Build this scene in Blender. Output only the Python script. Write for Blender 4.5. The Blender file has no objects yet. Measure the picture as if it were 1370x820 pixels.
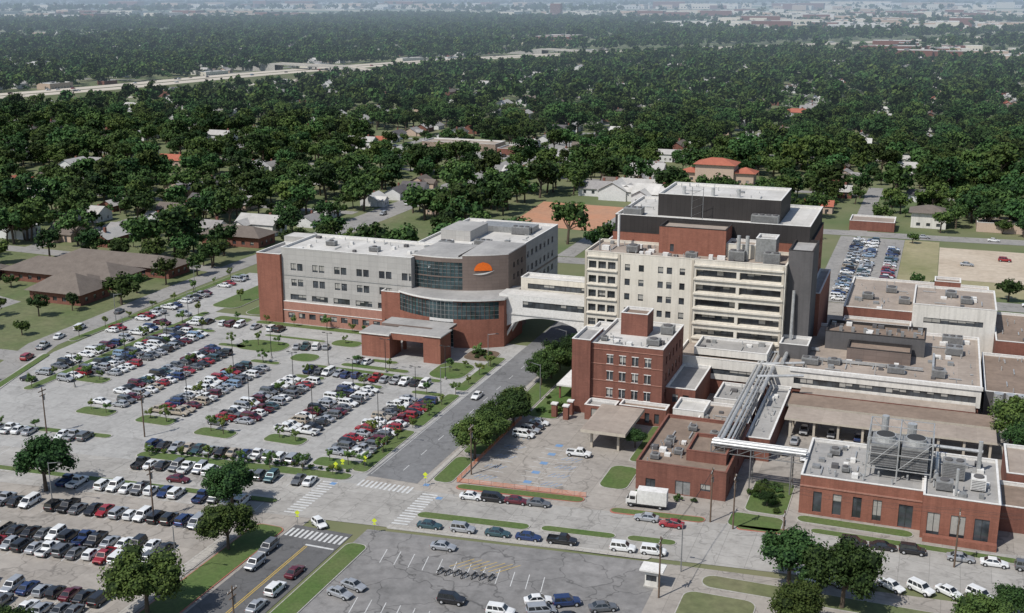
import bpy, math, random
import numpy as np
from mathutils import Vector, Matrix
random.seed(7); rng=np.random.default_rng(11)
SC=bpy.context.scene
COL=SC.collection
pi=math.pi
CAM=(95.4,-193.0,96.0); YAW=math.radians(20.33); PITCH=math.radians(15.16)

# ------------------------------------------------------------ materials
def nodes(name):
    m=bpy.data.materials.new(name); m.use_nodes=True
    nt=m.node_tree; b=nt.nodes['Principled BSDF']
    return m,nt,b
def mixrgb(nt,fac,a,b,mode='MIX'):
    n=nt.nodes.new('ShaderNodeMix'); n.data_type='RGBA'; n.blend_type=mode
    for s,v in ((0,fac),(6,a),(7,b)):
        if hasattr(v,'is_linked') or hasattr(v,'links'): nt.links.new(v,n.inputs[s])
        else: n.inputs[s].default_value = v if s==0 else (*v,1) if len(v)==3 else v
    return n.outputs[2]
def noise(nt,vec,scale,detail=4,rough=.6,lo=.3,hi=.7):
    n=nt.nodes.new('ShaderNodeTexNoise'); n.inputs['Scale'].default_value=scale
    n.inputs['Detail'].default_value=detail; n.inputs['Roughness'].default_value=rough
    nt.links.new(vec,n.inputs['Vector'])
    r=nt.nodes.new('ShaderNodeMapRange'); r.inputs[1].default_value=lo; r.inputs[2].default_value=hi
    nt.links.new(n.outputs['Fac'],r.inputs[0]); return r.outputs[0]
def pos(nt):
    return nt.nodes.new('ShaderNodeNewGeometry').outputs['Position']
def mk(name,c1,c2=None,scale=.15,rough=.85,metal=0,fine=2.0,famt=.25,spec=.3,slab=None,wall=None,streak=0,cracks=0,joint=.55):
    m,nt,b=nodes(name); p=pos(nt)
    if c2 is None: c2=tuple(x*.8 for x in c1)
    col=mixrgb(nt,noise(nt,p,scale),c1,c2)
    f=noise(nt,p,fine,3,.7,.25,.75)
    col=mixrgb(nt,f,col,mixrgb(nt,1.0,col,(1-famt,)*3,'MULTIPLY'))
    if slab or wall:
        br=nt.nodes.new('ShaderNodeTexBrick'); w,h,mo=(slab or wall)
        br.offset=0; br.squash=1
        br.inputs['Scale'].default_value=1; br.inputs['Brick Width'].default_value=w; br.inputs['Row Height'].default_value=h
        br.inputs['Mortar Size'].default_value=mo; br.inputs['Mortar Smooth'].default_value=.2
        br.inputs['Color1'].default_value=(1,1,1,1); br.inputs['Color2'].default_value=(.88,.88,.88,1); br.inputs['Mortar'].default_value=(joint,)*3+(1,)
        if wall:
            s=nt.nodes.new('ShaderNodeSeparateXYZ'); nt.links.new(p,s.inputs[0])
            a=nt.nodes.new('ShaderNodeMath'); a.operation='ADD'; nt.links.new(s.outputs[0],a.inputs[0]); nt.links.new(s.outputs[1],a.inputs[1])
            c=nt.nodes.new('ShaderNodeCombineXYZ'); nt.links.new(a.outputs[0],c.inputs[0]); nt.links.new(s.outputs[2],c.inputs[1])
            nt.links.new(c.outputs[0],br.inputs['Vector'])
        else: nt.links.new(p,br.inputs['Vector'])
        col=mixrgb(nt,1.0,col,br.outputs['Color'],'MULTIPLY')
    if streak:
        mp=nt.nodes.new('ShaderNodeMapping'); mp.inputs['Scale'].default_value=(1.2,1.2,.08); nt.links.new(p,mp.inputs[0])
        s=noise(nt,mp.outputs[0],1.0,3,.6,.45,.8)
        col=mixrgb(nt,s,col,mixrgb(nt,1.0,col,(1-streak,)*3,'MULTIPLY'))
    if cracks:
        v=nt.nodes.new('ShaderNodeTexVoronoi'); v.feature='DISTANCE_TO_EDGE'; v.inputs['Scale'].default_value=.11
        n=nt.nodes.new('ShaderNodeTexNoise'); n.inputs['Scale'].default_value=.3; nt.links.new(p,n.inputs['Vector'])
        vm=nt.nodes.new('ShaderNodeVectorMath'); vm.operation='MULTIPLY_ADD'; nt.links.new(n.outputs['Color'],vm.inputs[0]); vm.inputs[1].default_value=(6,6,0); nt.links.new(p,vm.inputs[2])
        nt.links.new(vm.outputs[0],v.inputs['Vector'])
        r=nt.nodes.new('ShaderNodeMapRange'); r.inputs[1].default_value=0; r.inputs[2].default_value=.02; r.inputs[3].default_value=1; r.inputs[4].default_value=0
        nt.links.new(v.outputs['Distance'],r.inputs[0])
        col=mixrgb(nt,r.outputs[0],col,mixrgb(nt,1.0,col,(1-cracks,)*3,'MULTIPLY'))
        st=noise(nt,p,.28,5,.7,.54,.76)
        col=mixrgb(nt,st,col,mixrgb(nt,1.0,col,(.70,.69,.68),'MULTIPLY'))
    nt.links.new(col,b.inputs['Base Color'])
    b.inputs['Roughness'].default_value=rough; b.inputs['Metallic'].default_value=metal
    b.inputs['Specular IOR Level'].default_value=spec
    return m
M={}
def D(k,*a,**kw): M[k]=mk(k,*a,**kw)
D('lot_concrete',(.42,.41,.385),(.35,.34,.32),scale=.06,slab=(4.5,4.5,.05),fine=.8,joint=.75,cracks=.2)
D('street_concrete',(.42,.40,.365),(.335,.318,.29),scale=.07,slab=(5,4.3,.06),fine=.6,joint=.7,cracks=.3)
D('old_concrete',(.40,.365,.32),(.31,.28,.245),scale=.06,slab=(6,6,.06),fine=.5,joint=.72,cracks=.35)
D('asphalt_road',(.21,.209,.207),(.16,.159,.158),scale=.09,fine=.7,cracks=.3)
D('asphalt_dark',(.14,.138,.136),(.105,.103,.101),scale=.09,fine=.7,cracks=.3)
D('asphalt_old',(.28,.268,.255),(.19,.184,.177),scale=.07,fine=.5,cracks=.5,famt=.35)
D('asphalt_light',(.32,.305,.28),(.25,.24,.225),scale=.05,fine=.5,cracks=.3)
D('sidewalk_concrete',(.47,.44,.39),(.39,.365,.325),scale=.2,slab=(1.5,1.5,.04))
D('kerb_concrete',(.46,.44,.40),(.36,.34,.31),scale=.5)
D('kerb_red',(.42,.12,.08),(.38,.20,.15),scale=.5)
D('grass',(.08,.14,.032),(.125,.155,.055),scale=.12,fine=1.5,famt=.4)
D('lawn',(.105,.145,.05),(.19,.185,.10),scale=.04,fine=.5,famt=.4)
D('dry_field',(.36,.31,.19),(.20,.20,.09),scale=.03,fine=.4)
D('bare_soil',(.48,.23,.13),(.40,.24,.155),scale=.05,fine=.4)
D('pale_soil',(.54,.46,.36),(.44,.36,.27),scale=.05,fine=.4)
D('mulch',(.16,.11,.08),(.12,.09,.06),scale=.5)
D('paint_white',(.72,.72,.70),(.5,.5,.48),scale=.9,fine=5,famt=.4)
D('paint_yellow',(.65,.42,.05),(.5,.35,.08),scale=.9,fine=5)
D('paint_blue',(.12,.25,.48),(.2,.3,.42),scale=.9,fine=4)
D('brick',(.33,.138,.094),(.275,.112,.076),scale=.25,fine=3,streak=.25,wall=(.8,.4,.03),joint=.85)
D('brick_old',(.265,.112,.08),(.21,.09,.066),scale=.25,fine=3,streak=.3,wall=(.8,.4,.03),joint=.85)
D('brick_band',(.41,.21,.16),(.37,.19,.14),scale=.3,fine=3,streak=.2)
D('grey_panel',(.45,.432,.40),(.42,.402,.375),scale=.1,rough=.55,wall=(3.0,1.5,.04),joint=.7,famt=.1,streak=.12)
D('brown_panel',(.21,.16,.137),(.18,.14,.12),scale=.1,rough=.5,wall=(3.0,1.0,.04),joint=.7,famt=.1)
D('cream',(.70,.65,.56),(.63,.58,.49),scale=.2,fine=2,famt=.12,streak=.22)
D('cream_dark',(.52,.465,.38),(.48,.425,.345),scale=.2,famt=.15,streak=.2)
D('white_wall',(.72,.69,.63),(.64,.61,.55),scale=.2,famt=.15,streak=.25)
D('dark_metal',(.052,.047,.045),(.042,.038,.037),scale=.2,rough=.7,spec=.15,wall=(1.2,30,.04),joint=.6,famt=.15)
D('dark_wall',(.13,.123,.122),(.10,.096,.096),scale=.2,famt=.15,streak=.2)
D('mech_metal',(.38,.38,.37),(.28,.28,.27),scale=.5,rough=.5,metal=.3,famt=.3,streak=.2)
D('pipe_metal',(.62,.62,.60),(.45,.45,.44),scale=.5,rough=.4,metal=.4,famt=.3)
D('roof_white',(.62,.60,.56),(.48,.46,.42),scale=.12,fine=.7,famt=.2,slab=(3,30,.05),joint=.85)
D('roof_grey',(.42,.405,.38),(.31,.30,.285),scale=.1,fine=.7,famt=.25,slab=(3,25,.05),joint=.85)
D('roof_tan',(.42,.355,.295),(.31,.255,.21),scale=.1,fine=.7,famt=.25,slab=(4,20,.05),joint=.85)
D('roof_brown',(.29,.22,.17),(.20,.15,.115),scale=.12,fine=.7,famt=.3)
D('shingle_brown',(.18,.15,.125),(.14,.115,.096),scale=.4,fine=2)
D('trim_white',(.75,.73,.69),(.66,.64,.6),scale=.5)
D('trim_dark',(.05,.05,.05),(.04,.04,.04))
D('wood_pole',(.17,.12,.085),(.13,.09,.065),scale=1)
D('steel',(.35,.35,.35),(.28,.28,.28),rough=.5,metal=.5)
D('orange',(.85,.17,.02),(.8,.16,.02))
D('orange_net',(.75,.20,.06),(.7,.2,.08))
D('sign_yellow',(.70,.80,.05),(.70,.8,.05))
D('rubber',(.02,.02,.02),(.025,.025,.025))
D('bark',(.12,.09,.065),(.09,.07,.05),scale=1)
D('highway_concrete',(.60,.53,.43),(.50,.44,.36),scale=.01)
def glass(name,c,rough=.08):
    m,nt,b=nodes(name); p=pos(nt)
    col=mixrgb(nt,noise(nt,p,.35,2,.5,.4,.6),c,tuple(x*2.2 for x in c))
    nt.links.new(col,b.inputs['Base Color']); b.inputs['Roughness'].default_value=rough
    b.inputs['Specular IOR Level'].default_value=.7
    M[name]=m
glass('window_glass',(.028,.032,.036)); glass('curtain_glass',(.02,.035,.038),.05); glass('car_glass',(.012,.014,.016),.04)

def leafmat(name,c1,c2,lo=.45,hi=1.35):
    m,nt,b=nodes(name); p=pos(nt)
    col=mixrgb(nt,noise(nt,p,.5,3,.7,.34,.66),c1,c2)
    oi=nt.nodes.new('ShaderNodeObjectInfo')
    r=nt.nodes.new('ShaderNodeMapRange'); r.inputs[3].default_value=lo; r.inputs[4].default_value=hi
    nt.links.new(oi.outputs['Random'],r.inputs[0])
    mul=nt.nodes.new('ShaderNodeVectorMath'); mul.operation='SCALE'
    nt.links.new(col,mul.inputs[0]); nt.links.new(r.outputs[0],mul.inputs['Scale'])
    hs=nt.nodes.new('ShaderNodeMath'); hs.operation='MULTIPLY'; hs.inputs[1].default_value=37.7; nt.links.new(oi.outputs['Random'],hs.inputs[0])
    fr=nt.nodes.new('ShaderNodeMath'); fr.operation='FRACT'; nt.links.new(hs.outputs[0],fr.inputs[0])
    tint=mixrgb(nt,fr.outputs[0],(.76,1.0,1.1),(1.28,1.04,.9))
    h=mixrgb(nt,1.0,mul.outputs[0],tint,'MULTIPLY')
    nt.links.new(h,b.inputs['Base Color']); b.inputs['Roughness'].default_value=.75; b.inputs['Specular IOR Level'].default_value=.12
    M[name]=m
leafmat('leaf',(.032,.064,.018),(.066,.108,.030))  # uneven leaf tone; the contrast also paints in crown self-shadow
leafmat('leaf_core_shade',(.012,.026,.009),(.020,.038,.012))  # inner crown mass, its self-shadow put into a darker green
leafmat('leaf_young',(.075,.125,.032),(.115,.155,.045),.8,1.2)

# ------------------------------------------------------------ mesh builder
class MB:
    def __init__(s): s.v=[];s.f=[];s.m=[];s.ml=[]
    def mi(s,k):
        if k not in s.ml: s.ml.append(k)
        return s.ml.index(k)
    def face(s,pts,k):
        n=len(s.v); s.v.extend([tuple(p) for p in pts]); s.f.append(tuple(range(n,n+len(pts)))); s.m.append(s.mi(k))
    def box(s,x0,y0,z0,x1,y1,z1,k,top=None):
        P=[(x0,y0,z0),(x1,y0,z0),(x1,y1,z0),(x0,y1,z0),(x0,y0,z1),(x1,y0,z1),(x1,y1,z1),(x0,y1,z1)]
        n=len(s.v); s.v.extend(P)
        for i,q in enumerate([(0,3,2,1),(4,5,6,7),(0,1,5,4),(1,2,6,5),(2,3,7,6),(3,0,4,7)]):
            s.f.append(tuple(n+a for a in q)); s.m.append(s.mi(top if (i==1 and top) else k))
    def prism(s,poly,z0,z1,k,top=None):
        n=len(s.v);N=len(poly)
        s.v.extend([(x,y,z0) for x,y in poly]+[(x,y,z1) for x,y in poly])
        for i in range(N):
            j=(i+1)%N; s.f.append((n+i,n+j,n+N+j,n+N+i)); s.m.append(s.mi(k))
        s.f.append(tuple(n+N+i for i in range(N))); s.m.append(s.mi(top or k))
    def cyl(s,a,b,r0,k,r1=None,n=8,cap=True):
        a=Vector(a);b=Vector(b);r1=r0 if r1 is None else r1
        d=(b-a); 
        if d.length<1e-6:return
        d.normalize(); u=d.orthogonal().normalized(); w=d.cross(u)
        base=len(s.v)
        for c,r in ((a,r0),(b,r1)):
            for i in range(n):
                t=2*pi*i/n; s.v.append(tuple(c+u*math.cos(t)*r+w*math.sin(t)*r))
        for i in range(n):
            j=(i+1)%n; s.f.append((base+i,base+j,base+n+j,base+n+i)); s.m.append(s.mi(k))
        if cap:
            s.f.append(tuple(base+n+i for i in range(n))); s.m.append(s.mi(k))
            s.f.append(tuple(base+n-1-i for i in range(n))); s.m.append(s.mi(k))
    def mesh(s,name,smooth=False):
        me=bpy.data.meshes.new(name); me.from_pydata(s.v,[],s.f)
        for k in s.ml: me.materials.append(M[k])
        me.polygons.foreach_set('material_index',s.m)
        if smooth: me.polygons.foreach_set('use_smooth',[True]*len(s.f))
        me.update(); return me
    def obj(s,name,smooth=False,loc=(0,0,0)):
        o=bpy.data.objects.new(name,s.mesh(name,smooth)); o.location=loc; COL.objects.link(o); return o
    def fac(s,p0,p1,z0,z1,k,holes=(),frame='trim_dark'):
        dx,dy=p1[0]-p0[0],p1[1]-p0[1]; L=math.hypot(dx,dy); ux,uy=dx/L,dy/L; nx,ny=uy,-ux
        def W(u,z,o=0): return (p0[0]+ux*u+nx*o,p0[1]+uy*u+ny*o,z)
        H=[(max(0.02,h[0]),min(L-.02,h[1]),max(z0+.01,h[2]),min(z1-.01,h[3]),h[4] if len(h)>4 else .25,h[5] if len(h)>5 else 'window_glass',h[6] if len(h)>6 else 0) for h in holes]
        us=sorted({0,L,*[h[0] for h in H],*[h[1] for h in H]}); zs=sorted({z0,z1,*[h[2] for h in H],*[h[3] for h in H]})
        for zi in range(len(zs)-1):
            zc=(zs[zi]+zs[zi+1])/2; run=None
            for ui in range(len(us)-1):
                uc=(us[ui]+us[ui+1])/2
                inh=any(h[0]<uc<h[1] and h[2]<zc<h[3] for h in H)
                if not inh and run is None: run=us[ui]
                if (inh) and run is not None:
                    s.face([W(run,zs[zi]),W(us[ui],zs[zi]),W(us[ui],zs[zi+1]),W(run,zs[zi+1])],k); run=None
            if run is not None: s.face([W(run,zs[zi]),W(L,zs[zi]),W(L,zs[zi+1]),W(run,zs[zi+1])],k)
        for u0,u1,a,b,dp,gm,mul in H:
            s.face([W(u0,a,-dp),W(u1,a,-dp),W(u1,b,-dp),W(u0,b,-dp)],gm)
            s.face([W(u0,a),W(u1,a),W(u1,a,-dp),W(u0,a,-dp)],k); s.face([W(u0,b,-dp),W(u1,b,-dp),W(u1,b),W(u0,b)],k)
            s.face([W(u0,a),W(u0,a,-dp),W(u0,b,-dp),W(u0,b)],k); s.face([W(u1,a,-dp),W(u1,a),W(u1,b),W(u1,b,-dp)],k)
            n=int((u1-u0)/mul) if mul else (1 if u1-u0>1.6 else 0)
            if gm=='window_glass' and dp<1.3:
                m_=max(1,n)
                for i in range(m_):
                    if random.random()<.38:
                        c0=u0+(u1-u0)*i/m_+.06; c1=u0+(u1-u0)*(i+1)/m_-.06; zb=b-(b-a)*random.choice((.35,.5,.75))
                        s.face([W(c0,zb,-dp+.03),W(c1,zb,-dp+.03),W(c1,b-.03,-dp+.03),W(c0,b-.03,-dp+.03)],'blind')
            for i in range(1,n+1 if not mul else n):
                uu=u0+(u1-u0)*i/(n if mul else 2)
                q=.05
                s.face([W(uu-q,a,-dp+.06),W(uu+q,a,-dp+.06),W(uu+q,b,-dp+.06),W(uu-q,b,-dp+.06)],frame)
            if mul and b-a>2.5:
                for j in range(1,int((b-a)/1.3)+1):
                    zz=a+(b-a)*j/(int((b-a)/1.3)+1)
                    s.face([W(u0,zz-.05,-dp+.05),W(u1,zz-.05,-dp+.05),W(u1,zz+.05,-dp+.05),W(u0,zz+.05,-dp+.05)],frame)
    def roof(s,x0,y0,x1,y1,z,k,cop='trim_white',par=.6,cw=.35):
        zr=z-par
        s.face([(x0,y0,zr),(x1,y0,zr),(x1,y1,zr),(x0,y1,zr)],k)
        t=cw
        for a in ((x0-.06,y0-.06,x1+.06,y0+t),(x0-.06,y1-t,x1+.06,y1+.06),(x0-.06,y0+t,x0+t,y1-t),(x1-t,y0+t,x1+.06,y1-t)):
            s.box(a[0],a[1],z,a[2],a[3],z+.14,cop)
        i=t-.04
        s.face([(x0+i,y1-i,zr),(x1-i,y1-i,zr),(x1-i,y1-i,z),(x0+i,y1-i,z)],cop)
        s.face([(x0+i,y0+i,zr),(x0+i,y1-i,zr),(x0+i,y1-i,z),(x0+i,y0+i,z)],cop)
        s.face([(x0+i,y0+i,zr),(x1-i,y0+i,zr),(x1-i,y0+i,z),(x0+i,y0+i,z)],cop)
        s.face([(x1-i,y0+i,zr),(x1-i,y1-i,zr),(x1-i,y1-i,z),(x1-i,y0+i,z)],cop)
    def bld(s,x0,y0,x1,y1,z0,z1,k,rk,S=(),E=(),N=(),Wt=(),cop='trim_white',par=.6):
        s.fac((x0,y0),(x1,y0),z0,z1,k,S); s.fac((x1,y0),(x1,y1),z0,z1,k,E)
        s.fac((x1,y1),(x0,y1),z0,z1,k,N); s.fac((x0,y1),(x0,y0),z0,z1,k,Wt)
        s.roof(x0,y0,x1,y1,z1,rk,cop,par)
    def hvac(s,x,y,z,w,d,h,k='mech_metal'):
        s.box(x,y,z+.25,x+w,y+d,z+h,k)
        s.box(x+.1,y+.1,z,x+w-.1,y+d-.1,z+.25,'trim_dark')
        n=max(1,int(w/1.6))
        for i in range(n):
            cx=x+w*(i+.5)/n; s.cyl((cx,y+d/2,z+h),(cx,y+d/2,z+h+.25),min(w/n,d)*.36,'dark_wall',n=10)
        m=max(2,int(h/.35))
        for j in range(m): s.box(x+.15,y-.04,z+.4+(h-.5)*j/m,x+w-.15,y,z+.4+(h-.5)*j/m+.1,'dark_wall')
    def clutter(s,x0,y0,x1,y1,z,n):
        for _ in range(n):
            x=random.uniform(x0,x1);y=random.uniform(y0,y1);c=random.random()
            if c<.45: s.cyl((x,y,z),(x,y,z+random.uniform(.5,1.2)),.13,'pipe_metal',n=6)
            elif c<.75: q=random.uniform(.4,.8); s.box(x-q,y-q,z,x+q,y+q,z+random.uniform(.4,.9),random.choice(('mech_metal','trim_white','dark_wall')))
            else:
                l=random.uniform(2,5); 
                if random.random()<.5: s.box(x,y,z+.15,min(x+l,x1+.3),y+.25,z+.35,'pipe_metal')
                else: s.box(x,y,z+.15,x+.25,min(y+l,y1+.3),z+.35,'pipe_metal')
D('blind',(.42,.40,.36),(.32,.31,.28))
def wins(u0,u1,n,w,zs,h,dp=.25,g='window_glass',mul=0):
    out=[]
    for z in zs:
        for i in range(n):
            c=u0+(u1-u0)*(i+.5)/n; out.append((c-w/2,c+w/2,z,z+h,dp,g,mul))
    return out

# ------------------------------------------------------------ ground
def sy(x,off=0): return -8+.105*x+off      # cross-street centre line
gm,nt,b=nodes('ground'); p=pos(nt)
c1=mixrgb(nt,noise(nt,p,.02,5,.6),(.075,.11,.035),(.16,.155,.08))
far=mixrgb(nt,noise(nt,p,.0011,5,.65,.46,.58),(.065,.10,.045),(.38,.34,.24))
ln=nt.nodes.new('ShaderNodeVectorMath'); ln.operation='LENGTH'; nt.links.new(p,ln.inputs[0])
mr=nt.nodes.new('ShaderNodeMapRange'); mr.inputs[1].default_value=1800; mr.inputs[2].default_value=4500; nt.links.new(ln.outputs['Value'],mr.inputs[0])
nt.links.new(mixrgb(nt,mr.outputs[0],c1,far),b.inputs['Base Color']); b.inputs['Roughness'].default_value=.95
M['ground']=gm
g=MB(); S=42000; g.face([(-S,-S,-.06),(S,-S,-.06),(S,S,-.06),(-S,S,-.06)],'ground'); g.obj('ground')
def sheet(name,poly,k,z):
    a=MB(); a.face([(x,y,z) for x,y in poly],k); return a.obj(name)
def strip(name,pts,w,k,z):
    a=MB(); n=len(pts); L=[];R=[]
    for i,(x,y) in enumerate(pts):
        q=pts[max(0,i-1)]; r=pts[min(n-1,i+1)]; dx,dy=r[0]-q[0],r[1]-q[1]; l=math.hypot(dx,dy); nx,ny=-dy/l,dx/l
        L.append((x+nx*w/2,y+ny*w/2,z)); R.append((x-nx*w/2,y-ny*w/2,z))
    for i in range(n-1): a.face([R[i],R[i+1],L[i+1],L[i]],k)
    return a.obj(name)
sheet('parking_lot_pavement',[(-112,sy(-112,8)),(-9,sy(-9,8)),(-9,101),(-112,101)],'lot_concrete',0.0)
sheet('hospital_yard_pavement',[(-9,sy(-9,8)),(190,sy(190,8)),(190,180),(-9,180)],'old_concrete',-.004)
sheet('west_lot_pavement',[(-140,sy(-140,-8)),(-10,sy(-10,-8)),(-10,-110),(-140,-110)],'old_concrete',-.004)
sheet('south_lot_pavement',[(2,-18),(57,-12),(57,-75),(2,-80)],'asphalt_old',0.0)
sheet('southeast_pavement',[(57,-12),(190,-2),(190,-90),(57,-90)],'old_concrete',-.008)
strip('cross_street',[(-420,sy(-420)),(260,sy(260))],17,'street_concrete',.012)
strip('main_street',[(-5.5,-140),(-5.5,-21)],12,'asphalt_dark',.016)
strip('main_street',[(-3.8,4),(-3.4,60),(-3.2,100),(-3.2,330)],11.5,'asphalt_road',.016)
WS=[(-112,-20),(-124,15),(-138,55),(-139,80),(-141,120),(-141,200),(-141,600)]
strip('west_street',WS,9,'asphalt_light',.008)
sheet('staff_parking_pavement',[(-103,-8),(-112.1,22),(-112.1,101),(-112.1,150),(-131,150),(-131,76),(-130,50),(-118,8)],'lot_concrete',-.012)
sheet('residential_lawn',[(-420,-60),(-112,-18),(-134,75),(-139,150),(-142,210),(-420,210)],'lawn',-.02)
sheet('clinic_parking_pavement',[(-240,62),(-178,62),(-178,90),(-206,98),(-240,96)],'asphalt_light',-.012)
strip('residential_street',[(-420,30),(-130,44)],8,'asphalt_light',-.008)
strip('residential_street',[(-420,158),(-141,150)],8,'asphalt_light',-.008)
def island(x0,y0,x1,y1,k='grass',kerb='kerb_concrete',r=1.5,name='grass_verge',skew=0,h=.13,shear=0):
    r=min(r,(x1-x0)/2.01,(y1-y0)/2.01); P=[]
    for cx,cy,a in ((x1-r,y1-r,0),(x0+r,y1-r,90),(x0+r,y0+r,180),(x1-r,y0+r,270)):
        for t in range(0,91,18):
            an=math.radians(a+t); P.append((cx+r*math.cos(an),cy+r*math.sin(an)))
    if skew: P=[(x,y+skew*x) for x,y in P]
    if shear: P=[(x+shear*(y-y0),y) for x,y in P]
    cx=sum(a for a,b in P)/len(P); cy=sum(b for a,b in P)/len(P)
    a=MB(); a.prism(P,0,h,kerb)
    Q=[]
    for x,y in P:
        dx,dy=x-cx,y-cy
        hx=(x1-x0)/2; hy=(y1-y0)/2
        Q.append((cx+dx*(1-.18/hx),cy+dy*(1-.18/hy)))
    a.face([(x,y,h+.02) for x,y in Q],k)
    return a.obj(name)
lines=MB()
def line(x0,y0,x1,y1,w=.13,z=.006,k='paint_white'):
    dx,dy=x1-x0,y1-y0; l=math.hypot(dx,dy); nx,ny=-dy/l*w/2,dx/l*w/2
    lines.face([(x0-nx,y0-ny,z),(x1-nx,y1-ny,z),(x1+nx,y1+ny,z),(x0+nx,y0+ny,z)],k)

# ------------------------------------------------------------ cars
CC={'white':(.72,.72,.70),'silver':(.42,.43,.44),'grey':(.16,.165,.17),'black':(.018,.018,.02),'red':(.28,.015,.02),'blue':(.03,.055,.15),'tan':(.40,.34,.26),'darkred':(.10,.01,.018),'teal':(.05,.10,.11),'ltblue':(.2,.29,.4)}
for k,c in CC.items():
    m,nt,b=nodes('car_paint_'+k)
    p=pos(nt); nt.links.new(mixrgb(nt,noise(nt,p,1.2,3),c,tuple(x*.82 for x in c)),b.inputs['Base Color'])
    b.inputs['Roughness'].default_value=.3; b.inputs['Coat Weight'].default_value=.6; b.inputs['Coat Roughness'].default_value=.06
    b.inputs['Metallic'].default_value=.35 if k in('silver','grey','blue','teal') else 0
    M['p_'+k]=m
for k,c in (('lamp_white',(.8,.8,.75)),('lamp_red',(.35,.01,.01)),('chrome',(.5,.5,.5)),('black_plastic',(.015,.015,.015))): D(k,c,c,rough=.3)
def lerp(a,b,t): return tuple(a[i]+(b[i]-a[i])*t for i in range(3))
def carmesh(kind,col):
    a=MB(); P='p_'+col
    spec={
    'sedan':([(-2.35,.42,.82,.72),(-2.2,.26,.93,.84),(-1.4,.2,.97,.9),(0,.2,.96,.91),(1.0,.2,.93,.9),(1.6,.2,.84,.88),(2.15,.26,.72,.82),(2.36,.4,.6,.68)],(-1.75,1.1,-1.0,.3,.94,1.45,.8,.6)),
    'hatch':([(-1.95,.42,.95,.74),(-1.8,.26,1.02,.84),(-1.2,.2,1.0,.88),(0,.2,.97,.89),(.9,.2,.94,.88),(1.45,.22,.86,.86),(1.9,.28,.72,.78),(2.05,.42,.6,.66)],(-1.8,1.05,-1.45,.25,.96,1.52,.79,.62)),
    'suv':([(-2.3,.5,1.0,.8),(-2.2,.34,1.1,.92),(-1.3,.3,1.12,.95),(0,.3,1.1,.96),(1.0,.3,1.08,.95),(1.5,.3,1.04,.94),(2.15,.36,.92,.88),(2.35,.5,.75,.76)],(-2.2,1.15,-2.02,.45,1.08,1.76,.87,.70)),
    'van':([(-2.45,.45,1.0,.82),(-2.35,.3,1.1,.93),(-1.3,.25,1.1,.97),(0,.25,1.08,.98),(1.2,.25,1.04,.97),(1.8,.25,.95,.94),(2.3,.32,.8,.86),(2.48,.45,.65,.74)],(-2.35,1.65,-2.2,.75,1.05,1.74,.89,.74)),
    'pickup':([(-2.75,.55,.82,.86),(-2.65,.42,.85,.94),(-1.2,.38,.86,.97),(-.45,.38,1.1,.97),(0,.38,1.12,.98),(1.2,.38,1.12,.97),(1.8,.38,1.08,.96),(2.5,.42,.98,.9),(2.68,.55,.85,.8)],(-.5,1.45,-.4,.8,1.1,1.82,.88,.72)),
    }[kind]
    st,(br,bf,rr,rf,zb,zr,wb,wr)=spec
    rings=[]
    for x,z0,z1,w in st:
        R=[(x,-w*.9,z0),(x,-w,z0+.15),(x,-w,z1-.16),(x,-w*.93,z1-.04),(x,-w*.75,z1+.01),(x,w*.75,z1+.01),(x,w*.93,z1-.04),(x,w,z1-.16),(x,w,z0+.15),(x,w*.9,z0)]
        rings.append(len(a.v)); a.v.extend(R)
    mi=a.mi(P)
    for i in range(len(rings)-1):
        for j in range(10):
            k=(j+1)%10; a.f.append((rings[i]+j,rings[i]+k,rings[i+1]+k,rings[i+1]+j)[::-1]); a.m.append(mi)
    a.f.append(tuple(rings[0]+j for j in range(10))); a.m.append(mi)
    a.f.append(tuple(rings[-1]+9-j for j in range(10))); a.m.append(mi)
    B=[(br,-wb,zb),(bf,-wb,zb),(bf,wb,zb),(br,wb,zb)]; T=[(rr,-wr,zr),(rf,-wr,zr),(rf,wr,zr),(rr,wr,zr)]
    mx=(rr+rf)/2
    t2=[((x*.9+mx*.1),y*.8,zr+.035) for x,y,z in T]
    a.face(t2,P)
    for (i,j) in ((0,1),(1,2),(2,3),(3,0)): a.face([T[i],T[j],t2[j],t2[i]],P)
    for (i,j) in ((0,1),(1,2),(2,3),(3,0)):
        q=[B[i],B[j],T[j],T[i]]; a.face(q,P)
        n=(Vector(q[1])-Vector(q[0])).cross(Vector(q[3])-Vector(q[0])).normalized()*.012
        spans=[(.06,.48),(.53,.94)] if i in(0,2) else [(.05,.95)]
        if i in (0,2) and kind in('van','suv'): spans=[(.05,.33),(.37,.63),(.67,.95)]
        for s0,s1 in spans:
            r=[]
            for s_,t_ in ((s0,.1),(s1,.1),(s1,.88),(s0,.88)):
                lo=lerp(q[0],q[1],s_); hi=lerp(q[3],q[2],s_); r.append(tuple(Vector(lerp(lo,hi,t_))+n))
            a.face(r,'car_glass')
    L=st[-1][0]; Rr=st[0][0]; wx=L-.85; wr_=Rr+.85; rad=.33 if kind in('sedan','hatch') else .38
    W=max(s[3] for s in st)
    for x in (wx,wr_):
        for sgn in(-1,1):
            a.cyl((x,sgn*(W-.25),rad),(x,sgn*(W+.004),rad+.02),rad+.07,'black_plastic',n=12)
            a.cyl((x,sgn*(W-.2),rad),(x,sgn*(W+.02),rad),rad,'rubber',n=12)
            a.cyl((x,sgn*(W-.1),rad),(x,sgn*(W+.03),rad),rad*.58,'chrome',n=8)
    hz=st[-2][2]-.14; rz=st[1][2]-.2; hw=st[-2][3]; rw=st[1][3]
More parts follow.
